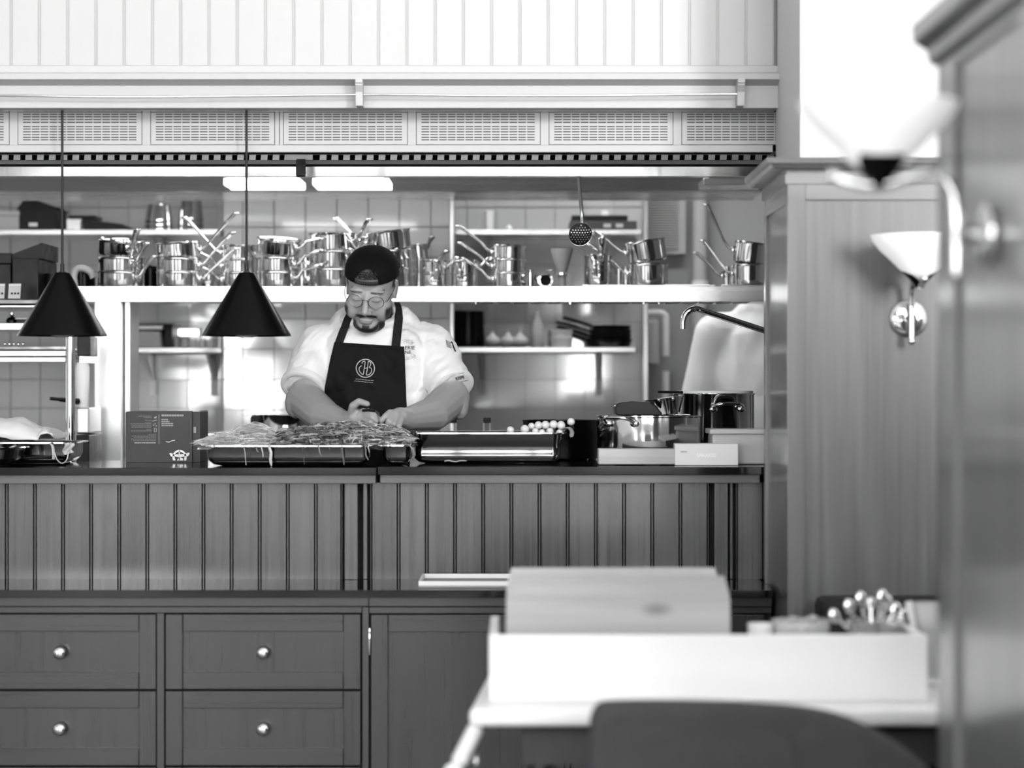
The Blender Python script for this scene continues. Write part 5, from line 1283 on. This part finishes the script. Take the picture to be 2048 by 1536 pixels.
# neckband
ring = [Vector((X(745, 7.6) + .083 * math.cos(t), 7.600 + .082 * math.sin(t), Z(640, 7.6) + .022 * math.sin(t) + .006)) for t in [2 * math.pi * k / 24 for k in range(25)]]
tube(jk, ring, .016, 8, False)
me = remeshed(jk, .005, 6, .5)
displaced(me, lambda p: noise.noise(p * 9) * .005 + noise.noise(Vector((p.x * 26 + p.z * 14, p.y * 18, p.z * 26 - p.x * 14))) * .0062   # soft creases
          + .004 * abs(noise.noise(Vector((p.x * 50 - p.z * 40, p.y * 20, p.z * 30)))))
jacket = mobj('jacket', me, JACKET, ch, 180)
bv_j = BVHTree.FromPolygons([jacket.matrix_basis.translation + ch.location + v.co for v in me.vertices], [p.vertices[:] for p in me.polygons])
def front(x_, z_, bvh, off, dflt=7.46):
    h = bvh.ray_cast(Vector((x_, 6.0, z_)), Vector((0, 1, 0)))
    return (h[0].y if h[0] else dflt) - off
# turned-back hems of the sleeves
for a, c, r_ in ((P(641, 696, 7.63), P(607, 776, 7.515), .0715), (P(860, 696, 7.63), P(903, 776, 7.525), .0715)):
    d = (c - a).normalized(); q = Vector((0, 0, 1)).rotation_difference(d).to_matrix(); b = nb()
    lathe(b, [(r_ - .004, -.018), (r_ + .001, -.018), (r_ + .0025, -.01), (r_ + .003, .003), (r_ - .001, .005), (r_ - .012, .004), (r_ - .014, -.012)], 48, c, q); obj('sleeve_hem', b, JACKET, ch, 60)
# ---- apron: a sheet laid over the chest, with its neck straps
def sheet(name, L_, R_, nu, nv, m, bvh, off, th, fold=0., parent=ch, dflt=7.46):
    """grid between two px polylines (x, y pairs at the same parameters), laid on the body front"""
    def ev(pl, t_):
        k = min(len(pl) - 2, int(t_ * (len(pl) - 1))); f = t_ * (len(pl) - 1) - k
        return pl[k][0] + (pl[k + 1][0] - pl[k][0]) * f, pl[k][1] + (pl[k + 1][1] - pl[k][1]) * f
    b = nb(); gr = []; Yr = 7.48
    for j in range(nv + 1):
        l = ev(L_, j / nv); r = ev(R_, j / nv); row = []
        for i in range(nu + 1):
            u = i / nu; px = l[0] + (r[0] - l[0]) * u; py = l[1] + (r[1] - l[1]) * u
            x_, z_ = X(px, Yr), Z(py, Yr); row.append([x_, front(x_, z_, bvh, off, dflt), z_])
        gr.append(row)
    for _ in range(6):                      # cloth does not follow every dent
        for j in range(nv + 1):
            for i in range(nu + 1):
                nbs = [gr[jj][ii][1] for ii, jj in ((i - 1, j), (i + 1, j), (i, j - 1), (i, j + 1)) if 0 <= ii <= nu and 0 <= jj <= nv]
                gr[j][i][1] = min(gr[j][i][1], sum(nbs) / len(nbs)) if dflt < 7.5 else gr[j][i][1] * .5 + .5 * sum(nbs) / len(nbs)
    vs_ = [[b.verts.new((x_, y_ - (fold * (noise.noise(Vector((x_ * 14, z_ * 7, 3))) + .5 * noise.noise(Vector((x_ * 30 + z_ * 20, z_ * 18, 9))))), z_)) for x_, y_, z_ in row] for row in gr]
    for j in range(nv):
        for i in range(nu): b.faces.new((vs_[j][i], vs_[j][i + 1], vs_[j + 1][i + 1], vs_[j + 1][i]))
    o = obj(name, b, m, parent, 180); q = o.modifiers.new('thick', 'SOLIDIFY'); q.thickness = th; q.offset = 0
    return o
ap = sheet('apron', [(668, 684), (660, 718), (653, 755), (648, 790), (644, 840), (640, 920), (636, 1020)], [(808, 693), (810, 720), (811, 755), (812, 790), (816, 840), (820, 920), (826, 1020)], 46, 70, APRON, bv_j, .010, .003, .011)
s1_ = sheet('apron_strap', [(668, 686), (676, 660), (686, 635), (692, 618), (697, 603)], [(685, 686), (692, 662), (702, 637), (708, 620), (712, 603)], 6, 24, STRAPM, bv_j, .008, .003, dflt=7.6)
s2_ = sheet('apron_strap', [(782, 694), (785, 660), (787, 635), (788, 615), (785, 602)], [(800, 694), (802, 660), (803, 635), (801, 618), (796, 602)], 6, 24, STRAPM, bv_j, .008, .003, dflt=7.6)
s3_ = sheet('apron_hem', [(668, 684), (667, 690)], [(808, 693), (808.5, 699)], 40, 3, APRON, bv_j, .0125, .002)
b_ = ap.data; bv_a = BVHTree.FromPolygons([ap.location + ch.location + v.co for v in b_.vertices], [p.vertices[:] for p in b_.polygons])
def ribbon(bm, pts, wd, bvh, off, closed=False, Yr=7.45):
    """flat embroidery line following the cloth"""
    pts = [Vector((X(p[0], Yr), 0, Z(p[1], Yr))) for p in pts]; n = len(pts); prev = None; first = None
    for i in range(n):
        a = pts[(i - 1) % n] if closed or i > 0 else pts[i]; c = pts[(i + 1) % n] if closed or i < n - 1 else pts[i]
        t_ = (c - a).normalized(); s = Vector((-t_.z, 0, t_.x)) * wd / 2; cur = []
        for q in (pts[i] + s, pts[i] - s): cur.append(bm.verts.new((q.x, front(q.x, q.z, bvh, off), q.z)))
        if prev: bm.faces.new((prev[0], prev[1], cur[1], cur[0]))
        else: first = cur
        prev = cur
    if closed: bm.faces.new((prev[0], prev[1], first[1], first[0]))
EMB = mat('grey_embroidery', .42, .7)
b = nb()
ribbon(b, [(729.5 + 18.2 * math.cos(t), 736.5 + 18.2 * math.sin(t)) for t in [2 * math.pi * k / 48 for k in range(48)]], .0028, bv_a, .004, True)
def mono(*pts): return [(p.x, p.y) for p in smooth_path([Vector((670 + q[0] / 10.97, 640 + q[1] / 10.97, 0)) for q in pts], 4)]
for q in (mono((575, 955), (590, 920), (620, 903), (645, 912), (635, 1000), (620, 1090), (602, 1190), (555, 1165), (520, 1110), (515, 1060), (540, 1020), (575, 1000)),
          mono((715, 905), (705, 990), (690, 1090), (672, 1200), (730, 1195), (775, 1150), (790, 1090), (770, 1050), (735, 1040), (765, 990), (770, 940), (745, 912), (715, 905)), mono((628, 1050), (660, 1055), (700, 1050))): ribbon(b, q, .0024, bv_a, .004)
obj('emblem', b, EMB, ap)
b = nb(); rn = random.Random(5)
for y0_, x0_, x1_ in ((759.3, 710, 743), (763.5, 706.5, 744.5)):
    x_ = x0_
    while x_ < x1_:
        l_ = rn.uniform(2, 6); ribbon(b, [(x_ + l_ * k / 3, y0_ + 1.5 * math.sin((x_ + l_ * k / 3 - 725) * .08)) for k in range(4)], .0017, bv_a, .004); x_ += l_ + 1
o = obj('small_print', b, PRINT_D, ap); o['kind'] = 'stuff'
# ---- print on the jacket
def cloth_text(name, body, px, py, hpx, bvh, rot=0, m=DARKG, Yr=7.5, sx=1., parent=jacket):
    me_ = text_mesh(body, 1., .012); k = hpx * Yr / F / .72; x0_, z0_ = X(px, Yr), Z(py, Yr); ca, sa = math.cos(rot), math.sin(rot)
    for v in me_.vertices:
        x_, z_ = v.co.x * k * sx, v.co.y * k; q = (x0_ + x_ * ca - z_ * sa, z0_ + x_ * sa + z_ * ca)
        v.co = (q[0], front(q[0], q[1], bvh, .0022), q[1])
    o = mobj(name, me_, m, parent); o['kind'] = 'stuff'; return o
cloth_text('lettering', 'ERIE', 809.5, 699, 7.2, bv_j, R(1), sx=1.05)
cloth_text('lettering', 'NE', 809.5, 707.7, 6.8, bv_j, R(1), sx=1.05)
b = nb(); rn = random.Random(9)
for cx_, cy_, n_ in ((813, 682, 9), (822, 685, 9), (815, 716, 8), (826, 713, 7)):
    for _ in range(n_):
        a0 = rn.uniform(0, 6.28); r_ = rn.uniform(1.5, 4); ox, oy = cx_ + rn.uniform(-4, 5), cy_ + rn.uniform(-3, 3)
        ribbon(b, [(ox + r_ * math.cos(a0 + k * .55), oy + r_ * .7 * math.sin(a0 + k * .55)) for k in range(6)], .0007, bv_j, .0025, False, 7.5)
obj('flourish', b, PRINT_D, jacket)['kind'] = 'stuff'
cloth_text('lettering', 'KESPR', 912, 761, 6.5, bv_j, R(12), m=BLACKP, sx=.72)
b = nb(); ribbon(b, [(917 + k * 2.4, 748 - k * .55) for k in range(6)], .0011, bv_j, .0028, False, 7.5); ribbon(b, [(922 + k * 2.6, 763.6 - k * .6) for k in range(6)], .0011, bv_j, .0028, False, 7.5)
obj('sleeve_rule', b, BLACKP, jacket)['kind'] = 'stuff'
b = nb()
for k in range(4): ribbon(b, [(891 + k * 2.6, 679 + k * 1.2), (894 + k * 2.6, 694 + k * .8)], .003, bv_j, .003, False, 7.5)
obj('sleeve_patch', b, PRINT_D, jacket)
b = nb(); tube(b, [Vector((X(p[0], 7.5), front(X(p[0], 7.5), Z(p[1], 7.5), bv_j, .004), Z(p[1], 7.5))) for p in ((902, 683), (906, 693), (910, 702))], .0025, 8); obj('pen', b, BLACKP, ch, 60)
# ---- cap worn backwards
cp = nb(); NU, NV = 160, 48; rows = []
def cap_pt(th, v):
    """th from the face (-y) round, v 0 at the band to 1 at the crown"""
    z0_ = .040 + .006 * math.cos(th)        # band, slightly higher above the forehead
    ang = v * math.pi / 2
    prof_r = math.cos(ang) ** .62; prof_z = math.sin(ang) ** .9
    rx, ry = .0805, .101
    cy_ = .012
    return Vector((rx * math.sin(th) * prof_r, cy_ - ry * math.cos(th) * prof_r, z0_ + prof_z * (.071 - .006 * math.cos(th))))
def in_arch(th, v):
    t_ = ((th + math.pi) % (2 * math.pi)) - math.pi
    c = .0805 * math.sin(t_); z_ = cap_pt(th, v).z - cap_pt(th, 0).z
    return abs(t_) < 1 and (c / .036) ** 2 + (max(0, z_) / .047) ** 2 < 1 and z_ > -.001
for j in range(NV + 1):
    rows.append([cp.verts.new(hp(*cap_pt(2 * math.pi * i / NU, j / NV))) for i in range(NU)] if j < NV else [cp.verts.new(hp(*cap_pt(0, 1)))])
for j in range(NV):
    for i in range(NU):
        th = 2 * math.pi * (i + .5) / NU; v = (j + .5) / NV
        if in_arch(th, v): continue
        if j < NV - 1: cp.faces.new((rows[j][i], rows[j][(i + 1) % NU], rows[j + 1][(i + 1) % NU], rows[j + 1][i]))
        else: cp.faces.new((rows[j][i], rows[j][(i + 1) % NU], rows[NV][0]))
bmesh.ops.delete(cp, geom=[v for v in cp.verts if not v.link_faces], context='VERTS')
cap = obj('cap', cp, CAPM, ch, 180); q = cap.modifiers.new('thick', 'SOLIDIFY'); q.thickness = .003; q.offset = 1
b = nb(); ball(b, hp(0, .012, .1115), (.006, .006, .003), HM); obj('button', b, CAPM, cap, 180)
STR = mat('snap_strap_plastic', .035, .5)
b = nb(); gr = []
for i in range(25):
    th = -.44 + .88 * i / 24; p0 = cap_pt(th, 0); p1 = p0 + Vector((0, 0, .019)); o_ = Vector((math.sin(th), -math.cos(th), 0)) * .0025
    gr.append((b.verts.new(hp(*(p0 + o_))), b.verts.new(hp(*(p1 + o_)))))
for p, q in zip(gr, gr[1:]): b.faces.new((p[0], q[0], q[1], p[1]))
o = obj('snap_strap', b, STR, cap, 180); q = o.modifiers.new('thick', 'SOLIDIFY'); q.thickness = .0025
for i in range(7):
    for r_ in (.006, .013):
        th = -.32 + i * .09; p0 = cap_pt(th, 0) + Vector((math.sin(th), -math.cos(th), 0)) * .0045 + Vector((0, 0, r_)); b = nb(); ball(b, hp(*p0), .0014, None, 1); obj('snap', b, PRINT_M2, cap, 180)
b = nb(); br = []                              # brim at the back of the head
for i in range(19):
    th = math.pi - .95 + 1.9 * i / 18; p0 = cap_pt(th, 0); dr = Vector((math.sin(th), -math.cos(th), 0)); L_ = .06 * math.cos((th - math.pi) * 1.55) + .004
    br.append([b.verts.new(hp(*(p0 + dr * (L_ * k / 4) + Vector((0, 0, -.012 * (k / 4) + .004))))) for k in range(5)])
for p, q in zip(br, br[1:]):
    for k in range(4): b.faces.new((p[k], q[k], q[k + 1], p[k + 1]))
o = obj('brim', b, CAPM, cap, 180); q = o.modifiers.new('thick', 'SOLIDIFY'); q.thickness = .003
# hair showing in the cap opening
b = nb(); rn = random.Random(2)
for i in range(120):
    th = rn.uniform(-.36, .36); z_ = .06 + rn.uniform(.0, .026)
    a = Vector((.077 * math.sin(th), .012 - .0955 * math.cos(th) * (1 - .9 * (z_ - .06)), z_)); d = Vector((rn.uniform(.002, .012), -.001, rn.uniform(-.008, .004)))
    tube(b, [hp(*a), hp(*(a + d * .5 + Vector((0, -.0022, 0)))), hp(*(a + d))], [.0012, .0011, .0003], 4)
obj('hair', b, HAIRM, ch, 180)['kind'] = 'stuff'
# ---- glasses
WIRE = mat('gold_wire', .22, .2, 1)
gl = []
b = nb()
for s in (-1, 1):
    ringp = [hp(s * .0325 + .0235 * math.cos(t), -.104 + .010 * abs(s * .0325 + .0235 * math.cos(t)) / .05, -.008 + .0205 * math.sin(t)) for t in [2 * math.pi * k / 36 for k in range(37)]]
    tube(b, ringp, .0010, 8, False)
tube(b, smooth_path([hp(-.0095, -.1045, -.002), hp(-.004, -.110, .003), hp(.004, -.110, .003), hp(.0095, -.1045, -.002)], 4), .0010, 8)
glo = obj('glasses', b, WIRE, ch, 60)
for s in (-1, 1):
    b = nb(); tube(b, smooth_path([hp(s * .056, -.093, -.006), hp(s * .066, -.085, -.004), hp(s * .0745, -.04, .004), hp(s * .0775, .004, .010), hp(s * .074, .03, -.012)], 4), .0011, 8); obj('temple', b, WIRE, glo, 60)
    b = nb(); tube(b, smooth_path([hp(s * .0105, -.104, -.012), hp(s * .009, -.1, -.018), hp(s * .0105, -.098, -.024)], 4), .0009, 8); obj('nose_pad', b, WIRE, glo, 60)
    b = nb(); lathe(b, [(0, 0), (.0228, 0), (.0228, .0006), (0, .0006)], 32, hp(s * .0325, -.0965, -.008), HM @ Matrix.Rotation(R(90), 3, 'X') @ Matrix.Scale(.92, 3, Vector((0, 1, 0)))); obj('lens', b, glass('lens_glass_%d' % (s + 1), .95, .02, .06), glo, 60)
# trousers over the hidden legs
tb = nb()
ball(tb, P(753, 930, YT), (.175, .135, .14))
for s in (-1, 1):
    hip = Vector((X(752, YT) + s * .09, YT, .88)); kn = Vector((X(752, YT) + s * .11, YT - .02, .48)); an = Vector((X(752, YT) + s * .12, YT + .01, .12))
    capsule(tb, hip, kn, .105, .08); capsule(tb, kn, an, .08, .07)
mobj('trousers', remeshed(tb, .012, 4), TROUSERS, ch, 180)
# small knife in his right hand
kf = thing('paring_knife', P(748, 832, 7.16), 'small dark-handled paring knife held in the chef right hand', 'knife')
b = nb(); tube(b, [P(727, 821, 7.165), P(738, 820, 7.15), P(750, 822, 7.14)], [.007, .008, .006], 10, True, .6); obj('handle', b, BLACKP, kf, 60)
b = nb(); prism(b, [(X(750, 7.14), Z(820, 7.14)), (X(757, 7.14), Z(824, 7.14)), (X(763, 7.14), Z(836, 7.14)), (X(752, 7.14), Z(827, 7.14))], 'y', 7.139, 7.1402); obj('blade', b, BLACKM, kf)

# ================================================================ second cook, seen from behind at the far right
YQ = 9.3
c2 = thing('person', (X(1515, YQ), YQ, 0), 'blurred person in white jacket turned away behind the tap spout', 'person')
b = nb(); HCX = 1532
ball(b, P(HCX, 585, YQ + .02), (.075, .095, .11)); capsule(b, P(HCX, 615, YQ), P(HCX, 650, YQ), .055, .06)
ball(b, P(HCX, 760, YQ), (.19, .12, .26)); ball(b, P(HCX, 900, YQ), (.17, .12, .16))
for s in (-1, 1):
    xh = X(HCX, YQ) + s * .09
    capsule(b, (xh, YQ, .86), (xh + s * .02, YQ, .48), .085, .06); capsule(b, (xh + s * .02, YQ, .48), (xh + s * .03, YQ, .09), .058, .042); capsule(b, (xh + s * .03, YQ - .02, .045), (xh + s * .04, YQ + .15, .04), .036, .034)
    sh_ = P(HCX, 668, YQ) + Vector((s * .19, 0, 0)); el = sh_ + Vector((s * .07, .08, -.29)); wr_ = el + Vector((-s * .06, .23, -.06))
    capsule(b, sh_, el, .055, .045); capsule(b, el, wr_, .043, .028); ball(b, wr_ + Vector((-s * .01, .05, -.01)), (.03, .05, .022))
    for k in range(4): capsule(b, wr_ + Vector((-s * .01 + (k - 1.5) * .017, .085, -.01)), wr_ + Vector((-s * .01 + (k - 1.5) * .018, .14 - .008 * abs(k - 1.2), -.03)), .008, .007)
    capsule(b, wr_ + Vector((-s * .035, .05, -.01)), wr_ + Vector((-s * .055, .10, -.02)), .009, .008)
    ball(b, P(HCX, 588, YQ) + Vector((s * .076, .01, 0)), (.008, .016, .028))
mobj('body', (lambda me_: (me_.attributes.new('hair', 'FLOAT', 'POINT'), me_)[1])(remeshed(b, .006, 4)), SKIN, c2, 180)
b = nb(); ball(b, P(HCX, 578, YQ + .015), (.08, .1, .10)); mobj('hair', remeshed(b, .008, 3), HAIRM, c2, 180)
b = nb(); ball(b, P(HCX, 730, YQ - .01), (.21, .14, .25)); ball(b, P(HCX, 860, YQ - .01), (.2, .145, .24)); capsule(b, P(HCX, 668, YQ) + Vector((-.17, 0, 0)), P(HCX, 668, YQ) + Vector((.17, 0, 0)), .085, .085)
capsule(b, P(HCX, 640, YQ) + Vector((-.06, 0, 0)), P(HCX, 640, YQ) + Vector((.06, 0, 0)), .075, .075); ball(b, P(HCX, 628, YQ), (.09, .09, .05))
for s in (-1, 1):
    sh_ = P(HCX, 672, YQ) + Vector((s * .19, 0, 0)); capsule(b, sh_, sh_ + Vector((s * .075, .07, -.30)), .085, .07, 20, True)
me = remeshed(b, .007, 5)
displaced(me, lambda p: noise.noise(p * 8) * .008 + abs(noise.noise(Vector((p.x * 16, p.y * 10, p.z * 5)))) * .008)
mobj('jacket', me, JACKET, c2, 180)
b = nb(); ball(b, P(HCX, 930, YQ), (.185, .14, .13))
for s in (-1, 1):
    xh = X(HCX, YQ) + s * .09; capsule(b, (xh, YQ, .88), (xh + s * .02, YQ, .48), .105, .08); capsule(b, (xh + s * .02, YQ, .48), (xh + s * .03, YQ, .12), .08, .07)
mobj('trousers', remeshed(b, .012, 4), TROUSERS, c2, 180)
# ================================================================ foreground: table, chair, crate, bench
YF = 4.75
zt0 = Z(1418, YF)                       # white table top
tb_ = thing('dining_table', (.4, 5.05, 0), 'white-topped table in the right foreground carrying the open white box', 'table')
TOPM = mat('white_table_top', .8, .4)
b = nb(); prism(b, [(X(938, YF), YF), (.95, YF), (.95, 5.36), (-.054, 5.335)], 'z', zt0 - .0355, zt0); o = obj('table_top', b, TOPM, tb_)
q = o.modifiers.new('soft', 'BEVEL'); q.width = .012; q.segments = 4
b = nb(); box(b, .02, .88, YF + .06, 5.28, zt0 - .12, zt0 - .036, .002); obj('apron_frame', b, DARKG, tb_)
for a in (.06, .84):
    for c in (YF + .1, 5.24):
        b = nb(); tube(b, [(a, c, 0), (a, c, zt0 - .12)], [.02, .028], 12); obj('leg', b, WOOD_DZ, tb_, 60)
# open white box, its contents show above the front panel
YB_ = 4.86
wt = thing('white_box', (.45, 5.05, zt0), 'long white open box on the table with crate and glassware in it', 'box')
bx0, bx1, bz1 = X(978, YB_), X(1856, YB_), Z(1270, YB_)
b = nb(); box(b, bx0, bx1, YB_, YB_ + .018, zt0 + .0005, bz1, .003); obj('front_panel', b, TOPM, wt)
for a in (bx0, bx1 - .018):
    b = nb(); box(b, a, a + .018, YB_ + .0185, 5.28, zt0 + .0005, bz1 - .002, .003); obj('side_panel', b, TOPM, wt)
b = nb(); box(b, bx0 + .0185, bx1 - .0185, YB_ + .0185, 5.28, zt0 + .0005, zt0 + .014); obj('base', b, TOPM, wt)
zq = zt0 + .0145
# wooden crate
YK = 4.98
t = thing('wooden_crate', (X(1236, YK), YK + .12, zq), 'pale knotty wooden crate standing in the open white box', 'crate')
x0, x1, zb, zh = X(1011, YK), X(1461, YK), zq, Z(1153, YK)
KN = wood('crate_pine', .44, .65, 'X', 0, True, .18)
ol = [(x0, zb), (x1, zb), (x1 - .001, zh - .05), (x1 - .003, zh - .035), (x1 - .013, zh), (x0 + .012, zh), (x0 + .002, zh - .035)]
b = nb(); prism(b, ol, 'y', YK, YK + .016); obj('front_board', b, KN, t)
b = nb(); prism(b, ol, 'y', YK + .224, YK + .24); obj('back_board', b, KN, t)
for a in (x0 + .004, x1 - .02):
    b = nb(); box(b, a, a + .016, YK + .0165, YK + .2235, zb, zh - .04, .001); obj('end_board', b, KN, t)
b = nb(); box(b, x0 + .0205, x1 - .0205, YK + .017, YK + .223, zb, zb + .012); obj('base_board', b, KN, t)
# cups and glassware
def cup(px, pytop, Y, r, m, label, cat, name):
    t = thing(name, (X(px, Y), Y, zq), label, cat); h = Z(pytop, Y) - zq
    b = nb(); lathe(b, [(0, .0005), (r * .7, .0005), (r * .8, h * .3), (r, h), (r * .94, h), (r * .74, h * .3), (r * .6, .006), (0, .006)], 28, t.location); obj('bowl', b, m, t, 40)
    b = nb(); lathe(b, [(r * .5, 0), (r * .72, 0), (r * .72, .004), (r * .5, .004)], 28, t.location); obj('foot_ring', b, m, t, 40)
    return t, h
cup(1520, 1247, 5.05, .027, PAPER, 'small white cup between the crate and the glass of sugar lumps', 'cup', 'cup')
t, h = cup(1602, 1240, 5.08, .064, CLEAR, 'wide glass filled with lumps right of the white cup', 'glass', 'glass_bowl')
SUG = mat('sugar_lumps', .34, .5, var=.5, vscale=60)
rn = random.Random(12)
for k in range(20):
    a = rn.uniform(0, 6.28); r_ = rn.uniform(0, .042); p = t.location + Vector((r_ * math.cos(a), r_ * math.sin(a), h - .022 + rn.uniform(0, .024)))
    b = nb(); ball(b, p, (rn.uniform(.009, .014), .012, rn.uniform(.008, .011)), Matrix.Rotation(rn.uniform(0, 3), 3, 'Z'), 1); obj('sugar_lump', b, SUG, t, 180)
t, h = cup(1744, 1240, 5.05, .055, STEEL, 'bright steel beaker crammed with spoons beside the partition', 'beaker', 'steel_beaker')
for k, (dx, dz) in enumerate(((-.05, .030), (-.025, .045), (.02, .048), (-.078, .008), (.05, .02), (0, .03), (.035, .034), (.07, .006))):
    a = t.location + Vector((dx * .3, 0, h * .6)); e = t.location + Vector((dx, -.02 + .008 * k, h + dz)); b = nb()
    tube(b, [a, (a + e) / 2 + Vector((0, 0, .004)), e], .004, 8); ball(b, e, (.012, .005, .017), Matrix.Rotation(dx * 6, 3, 'Y')); obj('spoon', b, STEEL, t, 60)
t, h = cup(1856, 1205, 5.12, .036, CLEAR, 'tall glass with a leaning pale spoon nearest the blurred partition', 'glass', 'drinking_glass')
b = nb(); tube(b, [t.location + Vector((-.032, -.04, h - .08)), t.location + Vector((-.04, -.035, h - .03)), t.location + Vector((-.047, -.03, h + .005))], [.007, .006, .008], 8, True, .5); obj('spoon', b, PAPER, t, 60)
b = nb(); lathe(b, [(0, .007), (.024, .007), (.03, h * .8), (0, h * .82)], 28, t.location); obj('contents', b, PAPER2, t, 40)
# ribbed white rod leaning below the table corner
rd = thing('ribbed_rod', P(930, 1536, 4.72), 'ribbed pale metal rod leaning below the left corner of the white table', 'rod')
a, c = P(951, 1458, 4.78), P(918, 1524, 4.70); b = nb(); n = 23; pts = [a + (c - a) * k / (n - 1) for k in range(n)]
tube(b, pts, [.0145 + .0022 * (k % 2) for k in range(n)], 18); obj('ribbed_sleeve', b, PAPER, rd, 180)
b = nb(); tube(b, [c, c + (c - a) * .12], .011, 14); ball(b, P(907, 1546, 4.68), .020, None, 3); obj('ball_end', b, PAPER, rd, 60)
b = nb(); ball(b, P(952, 1524, 4.76), (.008, .012, .016)); tube(b, [P(952, 1524, 4.76), P(930, 1528, 4.72)], .005, 8); obj('side_knob', b, BRUSH, rd, 60)
b = nb(); tube(b, [c + (c - a) * .1, Vector((c.x - .08, c.y - .05, .0))], .010, 12); obj('lower_rod', b, BRUSHV, rd, 60)
# upholstered chair
YA = 4.28
chs = thing('armchair', (X(1500, YA), YA + .2, 0), 'charcoal upholstered chair with rounded back pulled up to the white table', 'chair')
def outline(pts, k=5): return [(p.x, p.y) for p in smooth_path([Vector((X(a_, YA), Z(c_, YA), 0)) for a_, c_ in pts], k)]
ol = outline([(1176, 1850), (1177, 1700), (1179, 1540), (1181, 1460), (1186, 1432), (1200, 1415), (1228, 1409), (1330, 1408), (1450, 1410), (1560, 1416), (1630, 1424), (1700, 1441), (1770, 1475), (1830, 1515), (1880, 1565), (1905, 1640), (1910, 1850)])
b = nb(); prism(b, ol, 'y', YA, YA + .085); o = obj('backrest', b, FABRIC, chs)
q = o.modifiers.new('soft', 'BEVEL'); q.width = .02; q.segments = 4; q.limit_method = 'ANGLE'; q.angle_limit = R(50)
il = outline([(1212, 1850), (1214, 1600), (1216, 1475), (1224, 1453), (1250, 1445), (1330, 1443), (1450, 1445), (1545, 1452), (1580, 1470), (1590, 1520), (1594, 1850)])
b = nb(); prism(b, il, 'y', YA - .006, YA + .002); o = obj('back_panel', b, FABRIC, chs)
q = o.modifiers.new('soft', 'BEVEL'); q.width = .005; q.segments = 3; q.limit_method = 'ANGLE'; q.angle_limit = R(50)
b = nb(); box(b, X(1190, YA), X(1890, YA), YA + .06, YA + .5, .32, .46, .03); obj('seat', b, FABRIC, chs)
for a in (X(1200, YA), X(1850, YA)):
    b = nb(); box(b, a, a + .06, YA + .06, YA + .46, .3, .6, .025); obj('armrest', b, FABRIC, chs)
    for c in (YA + .05, YA + .45):
        b = nb(); tube(b, [(a + .03, c, 0), (a + .03, c, .33)], [.012, .018], 12); obj('leg', b, WOOD_DZ, chs, 60)
# dark bench against the far partition
bn = thing('booth_bench', (1.5, 5.9, 0), 'black upholstered bench against the far partition behind the table', 'bench')
DKF = mat('black_upholstery', .006, .85)
b = nb(); box(b, .76, 2.3, 5.96, 6.085, .12, .79, .02); obj('backrest', b, DKF, bn)
b = nb(); box(b, .76, 2.3, 5.62, 5.955, .30, .45, .025); obj('seat', b, DKF, bn)
b = nb(); box(b, .78, 2.28, 5.7, 6.0, 0.0, .30); obj('plinth', b, GAP, bn)
